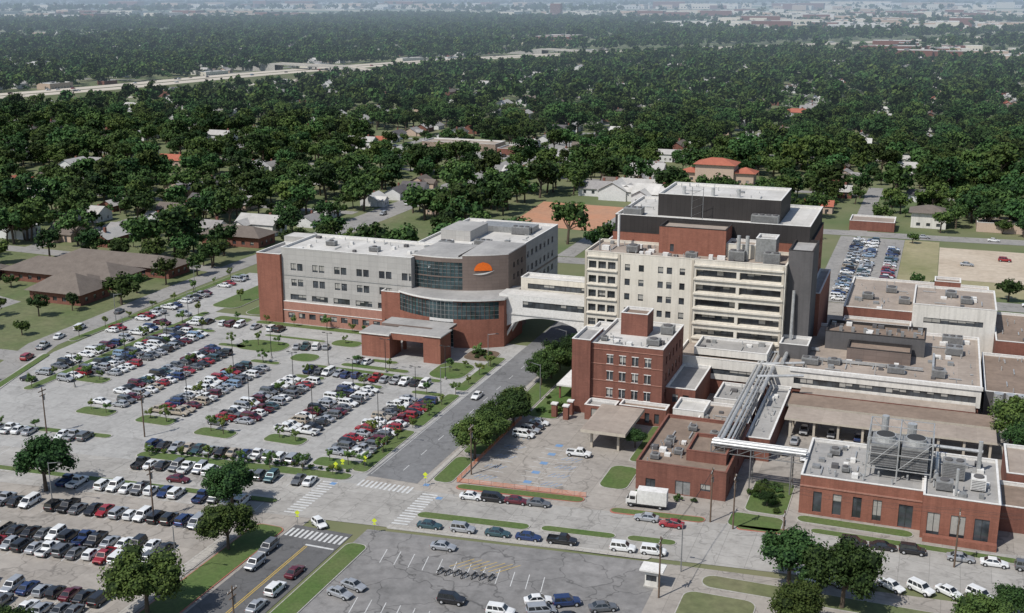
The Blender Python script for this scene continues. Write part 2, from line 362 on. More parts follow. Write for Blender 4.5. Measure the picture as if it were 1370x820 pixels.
    for sgn in(-1,1):
        a.box(st[-2][0]-.02,sgn*hw*.72-.17,hz-.08,st[-2][0]+.12,sgn*hw*.72+.17,hz+.06,'lamp_white')
        a.box(st[1][0]-.1,sgn*rw*.8-.12,rz-.1,st[1][0]+.03,sgn*rw*.8+.12,rz+.1,'lamp_red')
        a.box(bf-.45,sgn*(W+.02)-.09,zb+.02,bf-.3,sgn*(W+.02)+.09,zb+.17,P)
    a.box(L-.03,-.45,st[-1][1]+.02,L+.03,.45,st[-1][2]-.04,'black_plastic')
    if kind=='pickup':
        for (x0,y0,x1,y1) in ((-2.66,-.95,-.5,-.83),(-2.66,.83,-.5,.95),(-2.68,-.83,-2.58,.83)): a.box(x0,y0,.8,x1,y1,1.14,P)
        a.box(-2.56,-.82,.86,-.52,.82,.885,'black_plastic')
    return a.mesh(kind)
CM={}
def vehicle(kind,col,x,y,h,name=None,z=.02):
    if (kind,col) not in CM: CM[(kind,col)]=carmesh(kind,col)
    nm=name or {'sedan':'parked_car','hatch':'parked_hatchback','suv':'parked_suv','van':'parked_minivan','pickup':'parked_pickup_truck'}[kind]
    o=bpy.data.objects.new(nm,CM[(kind,col)]); o.location=(x,y,z); o.rotation_euler=(0,0,h); COL.objects.link(o); return o
cw=['white']*26+['silver']*22+['grey']*13+['black']*17+['red']*7+['blue']*7+['tan']*5+['darkred']*4+['teal']*2+['ltblue']*2
kw=['sedan']*40+['suv']*26+['hatch']*8+['van']*12+['pickup']*14
def rcar(x,y,h,**k):
    vehicle(random.choice(kw),random.choice(cw),x+random.uniform(-.25,.25),y+random.uniform(-.2,.2),h+random.uniform(-.04,.04)+(pi if random.random()<.25 else 0),**k)
def row(x0,y0,x1,y1,head,fill=.92,st=2.75,mark=True,Ls=5.2,z=.02):
    L=math.hypot(x1-x0,y1-y0); n=int(L/st); ux,uy=(x1-x0)/L,(y1-y0)/L
    hx,hy=math.cos(head),math.sin(head)
    for i in range(n+1):
        u=i*st
        if mark: line(x0+ux*u-hx*Ls/2,y0+uy*u-hy*Ls/2,x0+ux*u+hx*Ls/2,y0+uy*u+hy*Ls/2,z=z-.002)
        if i<n and random.random()<fill: rcar(x0+ux*(u+st/2),y0+uy*(u+st/2),head,z=z)
for X,a,b_,f in ((-104,38,80,.85),(-87,19,70,.95),(-70,19,60,.97),(-52.5,17,53,.96),(-35.5,19,52,.95),(-18.5,11,52,.93)):
    row(X-2.7,a,X-2.7,b_,0,f); row(X+2.7,a,X+2.7,b_,pi,f)
    island(X-5,a-6,X+5,a-1.2); island(X-4.5,b_+1,X+4.5,b_+3.6)
row(-109.5,30,-109.5,92,0,.8)
row(-56,59.5,-20,59.5,pi/2,.93); island(-57,62.6,-19,65.2)
row(-108,89.5,-80,89.5,pi/2,.8); island(-108,93,-96,98,k='grass'); island(-94,94.2,-55,97.6,k='grass')
row(-62,sy(-62,16.4),-22,sy(-22,16.4),pi/2+.1,.97)
row(-104,sy(-104,16.6),-76,sy(-76,16.6),pi/2+.1,.95)
row(-70,76,-58,80,pi/2+.3,.5); row(-48,71,-38,71,pi/2,.3)
island(-86,70,-71,80,r=4); island(-66,66,-58,73,r=3); island(-50,66.5,-30,69.3); island(-25,66,-15,80,r=4,k='grass'); island(-22,83,-13,93,k='mulch',r=3)
island(-62,82,-53,88,r=2.5); island(-48,72.5,-36,75,r=1.2); island(-84,83.5,-64,85.5,r=1)
island(-104,10.0,-73,12.4,skew=.105,name='grass_verge'); island(-61,1.6,-12,5.2,skew=.105)
island(-115.8,22,-112.6,100); island(-118,106,-108,150,r=3)
island(-119,8,-116.5,48,shear=-.33); island(-134.3,60,-131.2,148)
island(-103,102,-96,150,r=3)
for y0,y1 in ((5,30),(33,56),(59,88)): island(-13.8,y0,-10.2,y1,r=1)
row(-58,sy(-58,6.3),-16,sy(-16,6.3),pi/2+.1,.85,z=.03); row(-100,sy(-100,6.3),-88,sy(-88,6.3),pi/2+.1,.6,z=.03)
row(-66,sy(-66,-5.8),-22,sy(-22,-5.8),pi/2+.1,.85,z=.03)
island(-110,-11.6,-20,-9.4,skew=.105)
row(-104,sy(-104,-16.5),-27,sy(-27,-16.5),pi/2+.1,.95)
row(-92,sy(-92,-27.5),-24,sy(-24,-27.5),pi/2+.1,.97); row(-92,sy(-92,-32.8),-24,sy(-24,-32.8),pi/2+.1,.97)
row(-80,sy(-80,-46),-24,sy(-24,-46),pi/2+.1,.7); row(-70,sy(-70,-51.3),-24,sy(-24,-51.3),pi/2+.1,.6)
island(-18.5,-62,-12.2,-23,name='grass_verge',kerb='kerb_red'); island(-21.5,-62,-19.2,-26,k='sidewalk_concrete',name='sidewalk')
island(1.2,-66,5.5,-24,name='grass_verge')
for x0,x1,y0,y1 in ((8,30,-9.8,-12.6),(32,46,-9.8,-12.2),(48,57,-9.8,-12.2)): island(x0,y1-6.9+8,x1,y0-6.9+8,skew=.105,kerb='kerb_concrete')
island(5,-17.2,54,-15.8,skew=.105,k='sidewalk_concrete',name='sidewalk')
row(-118.6,24,-118.6,98,0,.6); row(-127.6,62,-127.6,146,pi,.6)
for i in range(12):
    y=-5+i*9.5; x=-118-(y+5)*.30 if y<62 else -138.5-(y-62)*.03
    if random.random()<.5: rcar(x,y,pi/2+.25)
for x,y in ((-190,70),(-193,70.4),(-199,70),(-205,70),(-208,70.2),(-214,86),(-220,86),(-223,86.5),(-187,80),(-230,70),(-226,70)): rcar(x,y,pi/2)
island(4.0,6,8.4,20); island(4.0,22,9.2,44); island(4.0,47,9.2,92); island(9.6,48,17,92,k='grass')
island(2.9,5,3.8,92,k='sidewalk_concrete',name='sidewalk',r=.3)
island(10,3,36,5.6,skew=.105,kerb='kerb_red'); island(42,-.2,60,2.2,skew=.105,kerb='kerb_red')
island(64,6.5,74,13,k='grass'); island(66,-1.4,76,.6,skew=.105,kerb='kerb_red'); island(79,8.7,122,11.0); island(66,14,74,30,k='grass'); island(76,12.8,97,15.9,k='grass')
island(36.5,15,42.5,27,k='grass',r=2); island(39,30,43,52,k='grass',r=1)
island(62,-33,74,-20,k='lawn',r=2); island(64,-18,110,-13.5,k='lawn',r=2)
for i in range(8): line(11,9.5+i*2.9,16.3,9.5+i*2.9)
for i in range(9): line(20.2,10+i*2.6,25,10+i*2.6)
for i in range(8): line(25.2,11+i*2.6,30,13.2+i*2.6)
for i in range(5):
    lines.face([(21.8,11.8+i*5.2,.008),(23.4,11.8+i*5.2,.008),(23.4,13.2+i*5.2,.008),(21.8,13.2+i*5.2,.008)],'paint_blue')
    for j in range(4): line(11.5+j*1.1,11+i*5.8,12.5+j*1.1,12.8+i*5.8,w=.16,k='paint_blue')
    for j in range(4): line(25.6+j*1.0,12+i*4.6,26.6+j*1.0,14+i*4.6,w=.14,k='paint_blue',z=.01)
for x,y,k,c,h in ((13.5,35.5,'van','white',0),(14,38.5,'suv','silver',0),(14,41.2,'sedan','black',0),(14.3,43.8,'sedan','white',.1),(28.4,29.2,'pickup','white',.05),
  (12.6,-13.6,'sedan','teal',.1),(19,-12.9,'suv','silver',.1),(25.6,-12.2,'sedan','teal',.1),(31.4,-11.7,'sedan','blue',.1),(37.6,-11.0,'pickup','black',.1),(48.6,-9.9,'suv','white',.1),(54,-9.3,'suv','white',.1),
  (15,1.0,'sedan','white',.1),(19.4,1.6,'van','black',.1),(24,2.1,'sedan','darkred',.1),(28.4,2.6,'sedan','grey',.1),(49.6,3.6,'sedan','silver',3.2),(54.6,2.6,'sedan','red',3.2),
  (87,6.4,'suv','black',.1),(92,6.8,'sedan','black',.1),(97,6.9,'suv','black',.05),(105,7.0,'sedan','silver',.03),(110.5,7.0,'sedan','white',.03),(116,7.2,'suv','grey',.03),
  (85,-9,'sedan','silver',-.6),(89.8,-8.2,'suv','black',-.6),(94.2,-7.6,'sedan','white',-.6),(98.8,-7,'suv','white',-.6),(103.2,-6.4,'sedan','white',-.6),(108,-6,'suv','white',-.6),(81,-9.4,'sedan','white',-.6),
  (9.1,-41.7,'sedan','silver',-.2),(10,-38.6,'sedan','silver',-.2),(27.2,-37.3,'suv','black',.1),(18.4,-20.5,'sedan','silver',.1),(119,14.5,'sedan','white',.2),
  (36,-38,'suv','white',.1),(40.5,-32.5,'sedan','white',.5),(42,-35.5,'van','silver',.5),(45,-31.5,'suv','blue',.5),(47,-36,'sedan','black',.4),(51,-31,'sedan','grey',.5),(38,-42,'sedan','tan',.4),(48,-40,'sedan','silver',.4),(70,-36,'sedan','black',0)):
    vehicle(k,c,x,y,h)
for x,y,k,c,h in ((-10.6,-31.9,'suv','grey',-pi/2),(-9.6,-37.8,'suv','silver',-pi/2),(-1.6,-37.9,'sedan','darkred',pi/2),(-1.5,-44.3,'suv','white',pi/2),(-1.5,-50,'sedan','silver',pi/2),(-7,-20,'hatch','white',-.6),(-6,56,'sedan','white',-pi/2),(-44,-12,'sedan','darkred',.1)):
    vehicle(k,c,x,y,h,name='driving_car')
sheet('rear_lot_pavement',[(60,180.5),(84.9,180.5),(84.9,290),(60,290)],'asphalt_light',.0)
row(68,182,68,285,0,.85); row(73.4,182,73.4,285,pi,.85); row(81.6,182,81.6,270,0,.6)
sheet('dry_field',[(85,205),(98,205),(98,290),(85,290)],'dry_field',-.01)
sheet('bare_soil',[(98.2,226),(136,226),(136,280),(98.2,280)],'pale_soil',-.01)
sheet('dry_field',[(136.2,205),(220,205),(220,290),(136.2,290)],'lawn',-.012)
sheet('dry_field',[(98.2,205),(136,205),(136,225.8),(98.2,225.8)],'dry_field',-.014)
strip('rear_street',[(85,193),(230,193)],11,'asphalt_light',.004)
sheet('construction_soil',[(-76,268),(-14,260),(-4,320),(-80,324)],'bare_soil',.0)
sheet('lawn',[(-140,218),(-98,214),(-94,262),(-136,268)],'lawn',.0)
strip('rear_street',[(40,296),(100,298),(280,312)],11,'asphalt_light',.01)
strip('rear_street',[(-134,206),(-60,206),(20,212),(60,215)],10,'asphalt_light',.006)
for x,y in ((95,194),(110,191),(126,195),(140,192),(118,299),(150,303),(92,296),(108,250),(121,262)): rcar(x,y,0)
for i in range(12): 
    x=-9+i*1.0; line(x,-1.2,x,2.0,w=.5,z=.026); line(x-2,-25.5,x-2,-22.3,w=.5,z=.026)
for i in range(14):
    y=-15.2+i*1.15; line(5,y,8.2,y+.3,w=.5,z=.022); line(-16.5,y-1.5,-13.3,y-1.2,w=.5,z=.022)
for y in range(8,180,1):
    if y%9<3: line(-3.6,y,-3.6,y+1,w=.14,z=.024)
line(-5.4,-28,-5.4,-100,w=.14,z=.024,k='paint_yellow'); line(-5.0,-28,-5.0,-100,w=.14,z=.024,k='paint_yellow')
line(-9.0,5,-9.0,90,w=.12,z=.024); line(-5.6,-27.5,.1,-27.5,w=.5,z=.024)
for x,y in ((-11,6),(4,4),(-14,-2),(9,-1)): lines.box(x-.6,y-.6,.02,x+.6,y+.6,.03,'paint_blue')
for i in range(12): line(9+i*2.7,-24,10+i*2.7,-29,z=.006)
for i in range(14): line(12+i*2.6,-41,13+i*2.6,-46,z=.006)
for i in range(7): line(22+i*1.4,-26+.1*i,25+i*1.4,-22+.1*i,w=.12,k='paint_yellow')
lines.obj('pavement_markings')

# ------------------------------------------------------------ hospital (new building)
h=MB()
h.bld(-94,98,-86,114,0,21,'brick','roof_grey')
GS=[]
for i in range(6):
    c=5+i*7.3
    for z in (16.2,11.4): GS+= [(c-2.0,c-.2,z,z+2.2,.25),(c+.2,c+2.0,z,z+2.2,.25)]
    GS+=[(c-2.6,c+2.8,7.2,8.9,.25,'window_glass',1.3)]
h.fac((-86,99),(-43.5,99),6.6,23,'grey_panel',GS); h.fac((-86,98.5),(-52,98.5),0,6.6,'brick_band',wins(1,33,9,2.2,[1.6],1.7,mul=1.1))
h.box(-86,98.5,6.6,-52,98.99,6.75,'trim_white'); h.box(-86,98.38,3.9,-52,98.5,4.1,'trim_white')
h.box(-86,98.9,14.6,-43.5,98.98,14.75,'mech_metal')
h.fac((-86,120),(-86,99),20.9,23,'grey_panel'); h.fac((-94,120),(-94,114),0,23,'grey_panel'); h.fac((-43.5,120),(-94,120),0,23,'grey_panel'); h.fac((-94,114.01),(-86,114.01),20.4,23,'grey_panel')
h.fac((-43.5,99),(-43.5,120),14,23,'grey_panel')
h.roof(-86,99,-43.5,120,23,'roof_white'); h.box(-94,114.05,22.3,-86.1,120,22.9,'roof_white')
h.bld(-52,96.5,-44.5,104,0,13.2,'brick','roof_grey',S=[(1,6.8,2,5,.2,'window_glass',1.5)])
EW=wins(4,44,10,1.9,[16.6,12,7.4,3],2.0)
h.bld(-54,120.02,-22,168,0,21.5,'grey_panel','roof_white',E=EW)
h.box(-21.98,121,10.4,-21.9,168,11,'brown_panel')
h.box(-50,135,20.9,-40,150,24.2,'grey_panel',top='roof_grey'); h.hvac(-36,128,20.9,5,3,2.2); h.hvac(-32,150,20.9,6,3,2.5); h.hvac(-46,124,20.9,4,3,2); h.hvac(-60,105,22.4,3,2,1.4); h.hvac(-76,108,22.4,3,2,1.4)
h.box(-44,152,20.9,-26,160,22.8,'mech_metal'); h.clutter(-84,101,-46,118,22.4,22); h.clutter(-52,123,-24,166,20.9,30)
for x,y in ((-80,104),(-70,112),(-55,110),(-48,106),(-65,116)): h.box(x,y,22.4,x+1,y+1,23.2,'trim_white')
def bow(p0,p1,bulge,n):
    dx,dy=p1[0]-p0[0],p1[1]-p0[1]; L=math.hypot(dx,dy); nx,ny=dy/L,-dx/L; out=[]
    for i in range(n+1):
        t=i/n; q=bulge*(1-(2*t-1)**2); out.append((p0[0]+dx*t+nx*q,p0[1]+dy*t+ny*q))
    return out
up=bow((-44.2,101.5),(-17.2,108),3.4,24)
for i in range(24):
    p0,p1=up[i],up[i+1]; L=math.hypot(p1[0]-p0[0],p1[1]-p0[1])
    if i<13: h.fac(p0,p1,14,23.4,'brown_panel',[(0,L,14.3,17.8,.12,'curtain_glass',1.1),(0,L,18.1,22.2,.12,'curtain_glass',1.1)],frame='mech_metal')
    else: h.fac(p0,p1,14,24.2,'brown_panel')
h.prism(up[:14]+[(-30,119.5),(-44,119.5)],23.4,23.7,'trim_white',top='roof_grey')
h.prism(up[13:]+[(-17.2,122.9),(-29.9,122.9)],24.2,24.5,'trim_white',top='roof_grey')
h.fac((-30,123),(-30,up[13][1]),22,24.2,'brown_panel')
h.fac(up[-1],(-17.2,123),0,24.2,'brown_panel',wins(3,13,3,1.4,[16,19.5],1.6)); h.fac((-17.2,123),(-30,123),0,24.2,'brown_panel')
lo=bow((-46,96.3),(-14.8,98),5.2,26)
for i in range(26):
    p0,p1=lo[i],lo[i+1]; L=math.hypot(p1[0]-p0[0],p1[1]-p0[1])
    hs=[(0,L,8.2,13.2,.15,'curtain_glass',1.0)] if i<25 else []
    if 9<=i<15: hs.append((0,L,.2,7.4,.15,'curtain_glass',1.0))
    h.fac(p0,p1,0,13.6,'brick' if not 9<=i<15 else 'trim_white',hs,frame='mech_metal')
h.prism(bow((-46.2,96),(-14.4,97.7),5.4,26)+[(-14.4,113),(-46,104.5)],13.6,14.1,'trim_white',top='roof_grey')
h.fac(lo[-1],(-14.8,113),0,13.6,'brick'); h.fac((-14.8,113),(-17.2,113),0,13.6,'brick')
def onw(s_,z,o=.2):
    t=13/24+s_/28.5; q=3.4*(1-(2*t-1)**2); dx,dy=27,6.5; L=math.hypot(dx,dy)
    return (-44.2+dx*t+dy/L*(q+o),101.5+dy*t-dx/L*(q+o),z)
for k in range(6):
    za=19.9+k*.42; zb=za+.42; ra=math.sqrt(max(0,2.6**2-(za-19.8)**2)); rb=math.sqrt(max(0,2.6**2-(zb-19.8)**2))
    n=8
    for j in range(n):
        f0,f1=-1+2*j/n,-1+2*(j+1)/n
        h.face([onw(6+ra*f0,za),onw(6+ra*f1,za),onw(6+rb*f1,zb),onw(6+rb*f0,zb)],'orange')
# swoosh under the half sun
for j in range(10):
    f0,f1=j/10,(j+1)/10; w0,w1=.42*math.sin(pi*f0),.42*math.sin(pi*f1)
    z0,z1=19.0+.9*f0**2,19.0+.9*f1**2
    h.face([onw(3+6.2*f0,z0-w0,.22),onw(3+6.2*f1,z1-w1,.22),onw(3+6.2*f1,z1+.02,.22),onw(3+6.2*f0,z0+.02,.22)],'trim_white')
h.box(-48.5,77,0,-40,84,6.4,'brick'); h.box(-30,77,0,-25,84,7.4,'brick'); h.box(-49,76.7,6.4,-40,84.4,6.8,'trim_white',top='roof_grey')
h.box(-40,78,5.2,-30,90,7.0,'brick',top='roof_grey'); h.box(-46,84.4,6.9,-26,90.8,7.6,'brown_panel',top='roof_grey'); h.box(-40.2,77.9,7.0,-29.9,84,7.3,'trim_white',top='roof_grey')
h.box(-30.2,76.7,7.4,-24.7,84.4,7.7,'trim_white',top='roof_grey')
for x in (-45,-40,-31,-27):
    h.box(x-.4,86,0,x+.4,86.8,6.9,'brick')
h.fac((-47,76.98),(-41.5,76.98),1.5,5,'brick',[(1,4.5,1.8,4.2,.2)])
h.obj('hospital_building')
# sky bridge
s=MB()
s.fac((-17,100),(10,100),9.3,14.6,'trim_white',[(7,26,11.3,13.2,.25,'window_glass',1.5)]); s.fac((10,106),(-17,106),9.3,14.6,'trim_white')
s.box(-17,100.02,14.6,10,106,14.8,'trim_white',top='roof_white'); s.box(-17,100.02,9.1,10,106,9.28,'trim_white')
s.bld(-13,107,10,113,12.5,18.2,'cream','roof_white',S=[(2,21,15,16.6,.25,'window_glass',1.5)])
ap=[(-15+ (23*i/14), 9.1-3.2*(abs(i/14*2-1))**2.2) for i in range(15)]
for i in range(14):
    x0,z0=ap[i];x1,z1=ap[i+1]
    for y in (100.3,105.2): s.face([(x0,y,z0-.5),(x1,y,z1-.5),(x1,y,9.1),(x0,y,9.1)],'trim_white')
    s.face([(x0,100.3,z0-.5),(x1,100.3,z1-.5),(x1,105.2,z1-.5),(x0,105.2,z0-.5)],'trim_white')
for x,d in ((-15.5,1),(8.5,-1)):
    for y in (100.3,104.6): s.box(x-.6,y,0,x+.6,y+.9,9.1,'trim_white'); s.cyl((x,y+.4,2),(x+d*4,y+.4,8.9),.4,'trim_white',n=6)
s.obj('skybridge')

# ------------------------------------------------------------ tower block
t=MB()
H=[];fl=[26.0,22.1,18.2,14.3,10.4]
for z in fl:
    for u in (1.0,3.6,6.2): H.append((u,u+2.1,z,z+2.0,.6))
    for c in (11.5,15.2,20.3,22.6,26.0): H.append((c-.7,c+.7,z,z+1.8,.25))
    H.append((29.5,39.8,z,z+1.9,1.2,'window_glass',1.7)); H.append((40.6,51,z,z+1.9,1.2,'window_glass',1.7))
H.append((29.5,51,6.2,8.2,.6,'window_glass',1.7)); H.append((1,26,4,6,.6,'window_glass',2))
t.fac((10,93),(62,93),0,30.5,'cream',H)
for z in fl+[29.6]:
    t.box(39,92.55,z-.75,61.6,92.99,z-.3,'cream'); t.box(10.6,92.6,z-.6,18.8,92.99,z-.3,'cream')
for x in (10,19,38.4,62-.9): t.box(x,92.8,3,x+.55,92.995,30.3,'cream_dark')
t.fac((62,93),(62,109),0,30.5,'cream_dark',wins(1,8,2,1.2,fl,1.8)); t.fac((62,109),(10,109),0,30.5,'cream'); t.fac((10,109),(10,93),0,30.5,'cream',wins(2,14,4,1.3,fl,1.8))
t.roof(10,93,62,109,30.5,'roof_tan',cop='cream')
t.bld(28,100,45.5,108.9,29.9,37,'brick','roof_tan',cop='dark_metal',S=[(3,4,30.5,32.5,.1)])
t.bld(45.5,101,53,108,29.9,33.4,'cream','roof_tan')
t.bld(53.5,98,58.5,104,29.9,36,'mech_metal','roof_grey'); t.hvac(47,96,30,4,3,2.6); t.hvac(20,97,30,3,3,1.8); t.hvac(36,95.5,30,3,2,1.5); t.hvac(56,94.5,30,4,2.2,3)
for x in (49,51.2): t.cyl((x,99,29.9),(x,99,36.2),.5,'pipe_metal')
for (x,y,w,d,hh) in ((22,101,1.2,1.2,1.5),(24,95,1,1,1),(30,96,1.5,1,1),(42,96,1,1,1.3),(13,98,2,1.5,1.2),(44,97,2,1,1)): t.box(x,y,29.9,x+w,y+d,29.9+hh,'trim_white')
t.clutter(12,94.5,27,107,29.9,18); t.clutter(30,94.5,60,97,29.9,14)
t.cyl((16,104,29.9),(16,104,38.5),.35,'trim_white',n=10); t.cyl((12.5,98,29.9),(12.5,98,33),.2,'steel',n=6)
t.bld(13,109.02,66,141,0,33,'brick','roof_grey',E=wins(8,31,6,1.4,[8,12,16,20,24,28],1.8),cop='dark_metal')
t.bld(13.5,109.5,65.5,140.5,32.9,37.6,'dark_metal','roof_white',cop='trim_white')
t.bld(24,115,57,136,37,43,'dark_metal','roof_white',cop='trim_white')
t.hvac(50,110.5,37,7,3,2.5); t.hvac(15,112,37,5,4,2); t.clutter(26,117,55,134,42.4,16); t.clutter(15,118,22,138,37,8)
for x in (30,38,45): t.cyl((x,120,42.4),(x,120,44.6),.5,'pipe_metal')
for x in (34,37):
    t.cyl((x,111.5,33),(x,111.5,46),.09,'steel',n=5)
    for z in range(34,46,2): t.cyl((34,111.5,z),(37,111.5,z+1.5),.05,'steel',n=4)
t.bld(62.02,96,68,110,0,34,'dark_wall','roof_grey',cop='dark_metal'); t.bld(66.02,110.02,69,139,0,20,'brick','roof_grey')
t.bld(62.02,88,69,96,0,12,'dark_wall','roof_grey')
t.bld(6,112,13,135,0,26,'brick_old','roof_grey',Wt=wins(2,21,5,1.3,[4,8,12,16,20],1.8))
t.obj('hospital_tower')

# ------------------------------------------------------------ lower wing & annexes
w=MB()
w.bld(38,79,109,121,3.9,9,'white_wall','roof_tan',S=[(29,70,5.0,6.6,.25,'window_glass',1.5),(1,24,5.2,6.6,.25,'window_glass',2)])
w.fac((38.3,79.3),(108.7,79.3),0,3.9,'brick_old',wins(28,70,12,2.4,[1],2)); w.fac((108.7,79.3),(108.7,121),0,3.9,'brick_old'); w.fac((38.3,121),(38.3,79.3),0,3.9,'brick_old')
w.box(66,78.7,8.2,109.3,78.98,9.1,'trim_white')
w.bld(72,100,96,111,8.4,13,'dark_wall','roof_brown',cop='dark_metal'); w.bld(78,92,93,99,8.4,11.5,'brown_panel','roof_brown',cop='dark_metal')
w.bld(42,82,60,92.5,8.9,10.6,'white_wall','roof_grey')
for (x,y,a,c,hh) in ((68,84,4,3,1.6),(98,84,3,3,2),(101,104,4,4,2),(74,86,3,2,1.4),(88,84,4,2.5,1.6),(100,114,5,3,2)): w.hvac(x,y,8.4,a,c,hh)
w.clutter(66,81,107,91,8.4,40); w.clutter(97,92,107,119,8.4,20); w.clutter(70,112,96,119,8.4,12); w.clutter(73,101,95,110,12.4,18); w.clutter(43,83,59,91,10,10)
for i in range(7): w.box(75+i*3,103,12.4,75.8+i*3,104,13.6,'mech_metal')
for (x0,y0,x1,y1) in ((70,88,96,88.5),(66,96,71,96.6),(98,90,98.5,102)): w.box(x0,y0,8.7,x1,y1,9.3,'pipe_metal')
w.bld(74,128,112,165,0,12.5,'brick_old','roof_tan'); w.bld(92,127.6,113,150,0,15,'white_wall','roof_tan',S=[(3,18,10,11.5,.2,'window_glass',2)])
w.bld(74.5,122,92,127.5,0,10,'white_wall','roof_tan',S=wins(1,16,6,1.6,[6],1.5)); w.bld(97,150.1,104,156,11.9,16.5,'brick_old','roof_brown'); w.bld(113.1,120,125,150,0,9,'brick_old','roof_brown')
for (x,y) in ((78,140),(84,150),(88,138),(100,140),(104,134)): w.hvac(x,y,11.9 if x<92 else 14.4,3,3,1.6)
w.clutter(76,130,90,163,11.9,24); w.clutter(94,130,111,148,14.4,12); w.clutter(114,122,124,148,8.4,8)
w.bld(110,86,124,118,0,6,'dark_wall','roof_brown'); w.clutter(111,88,123,116,5.4,14)
w.bld(126,96,150,140,0,5,'brick_old','roof_tan'); w.bld(126,60,150,90,0,6,'white_wall','roof_brown')
for i in range(5): w.cyl((113+i*2.6,84,0),(113+i*2.6,84,6.5),1.1,'pipe_metal',n=12)
w.box(68,56,4.0,112,64,4.5,'cream_dark',top='roof_tan'); w.box(64,66,3.6,112,74,4.3,'cream_dark',top='roof_brown')
for i in range(9):
    for y in (56.5,63.2): w.box(69+i*5.2,y,0,69.5+i*5.2,y+.4,4.0,'cream_dark')
w.box(69,74.5,0,108,78.9,4.4,'brick_old',top='roof_tan')
w.obj('hospital_annex')
for i in range(9):
    if i not in(4,): rcar(71+i*4.4,53,pi/2)
for x,y in ((72,60),(78,60),(84,60),(95,60),(70,46),(74,44)): rcar(x,y,pi/2)
o=MB()
def sash(u0,u1,n,zs): return wins(u0,u1,n,1.5,zs,2.1,.2)
o.bld(23,56,40,78,0,17.2,'brick_old','roof_white',S=sash(3,15,4,[12.6,8.6,4.4]),E=wins(2,20,5,1.5,[12.6,8.6,4.4],2.0),N=(),cop='trim_white')
o.bld(18.5,55,22.98,66,0,18,'brick_old','roof_grey',S=[],Wt=wins(1,10,3,1.2,[12,8,4],2)); o.bld(18.5,66.02,22.98,78,0,16,'brick_old','roof_white')
for z in (12.45,8.45,4.25,16.0): o.box(23,55.88,z-.18,40,55.99,z-.02,'brick_band')
o.bld(27,67,33.5,73,16.5,22,'brick_old','roof_brown'); o.hvac(35,60,16.6,3,2.5,1.5); o.hvac(24,60,16.6,1.5,1.5,1); o.hvac(36,70,16.6,3,3,2); o.clutter(24,57,39,66,16.6,16)
for z in (12.6,8.6,4.4):
    for i in range(4):
        c=23+3+12*(i+.5)/4; o.box(c-.85,55.84,z-.12,c+.85,55.95,z,'trim_white'); o.box(c-.05,55.8,z,c+.05,55.9,z+2.1,'trim_white'); o.box(c-.85,55.86,z+2.1,c+.85,55.99,z+2.25,'trim_white')
o.bld(23,51,30,55.8,0,3.6,'brick_old','roof_grey',S=wins(1,6,2,1.4,[.4],2.5)); o.bld(31,52,42,55.8,0,4.2,'brick_old','roof_brown',S=wins(1,10,4,1.1,[.6],2.4))
o.bld(40.02,60,47,78.9,0,7,'brick_old','roof_grey',S=wins(1,6,2,1.4,[3.5],2)); o.bld(44,50,51,58,0,5.6,'white_wall','roof_white')
o.box(12.5,62,3.4,18.4,74,3.8,'trim_white'); 
for x,y in ((13,62.5),(13,73),(17,62.5)): o.box(x,y,0,x+.4,y+.4,3.4,'brick_old')
o.obj('old_brick_building')
for x,y in ((16,50),(19,49.5),(19,53)):
    q=MB(); q.box(x-.6,y-.6,0,x+.6,y+.6,3.2,'brick_old'); q.box(x-.75,y-.75,3.2,x+.75,y+.75,3.5,'trim_white'); q.obj('brick_gate_pier')
c=MB(); c.box(27.5,33,4.0,37.5,50,4.7,'cream_dark',top='roof_tan')
for x,y in ((29.5,35),(35.5,35),(29.5,47),(35.5,47)): c.box(x-.25,y-.25,0,x+.25,y+.25,4,'cream_dark')
c.obj('drive_canopy')
b2=MB(); b2.bld(44,17,62,45,0,6,'brick_old','roof_brown',S=[(2,4,.1,2.6,.2),(8,11,.1,3,.2,'mech_metal'),(13,15,1.5,3,.2)],E=wins(2,26,5,1.3,[2],1.6),Wt=wins(2,26,4,1.3,[2],1.6),cop='brick_old')
b2.bld(53,22,61,32,5.4,7.6,'brick_old','roof_brown',cop='brick_old')
for x,y in ((46,20),(50,24),(47,30),(55,36),(50,38),(58,40)): b2.hvac(x,y,5.4,1.8,1.6,1.1)
b2.clutter(45,18,52,44,5.4,22)
b2.bld(62.02,40,67,76,0,5,'brick_old','roof_grey'); b2.bld(50,46,61,60,0,4.6,'brick_old','roof_tan'); b2.bld(51,62,61,74,0,5,'white_wall','roof_grey'); b2.clutter(51,47,60,59,4,12); b2.clutter(52,63,60,73,4.4,10); b2.clutter(62.5,41,66,75,4.4,14)
b2.obj('brick_workshop')
pr=MB()
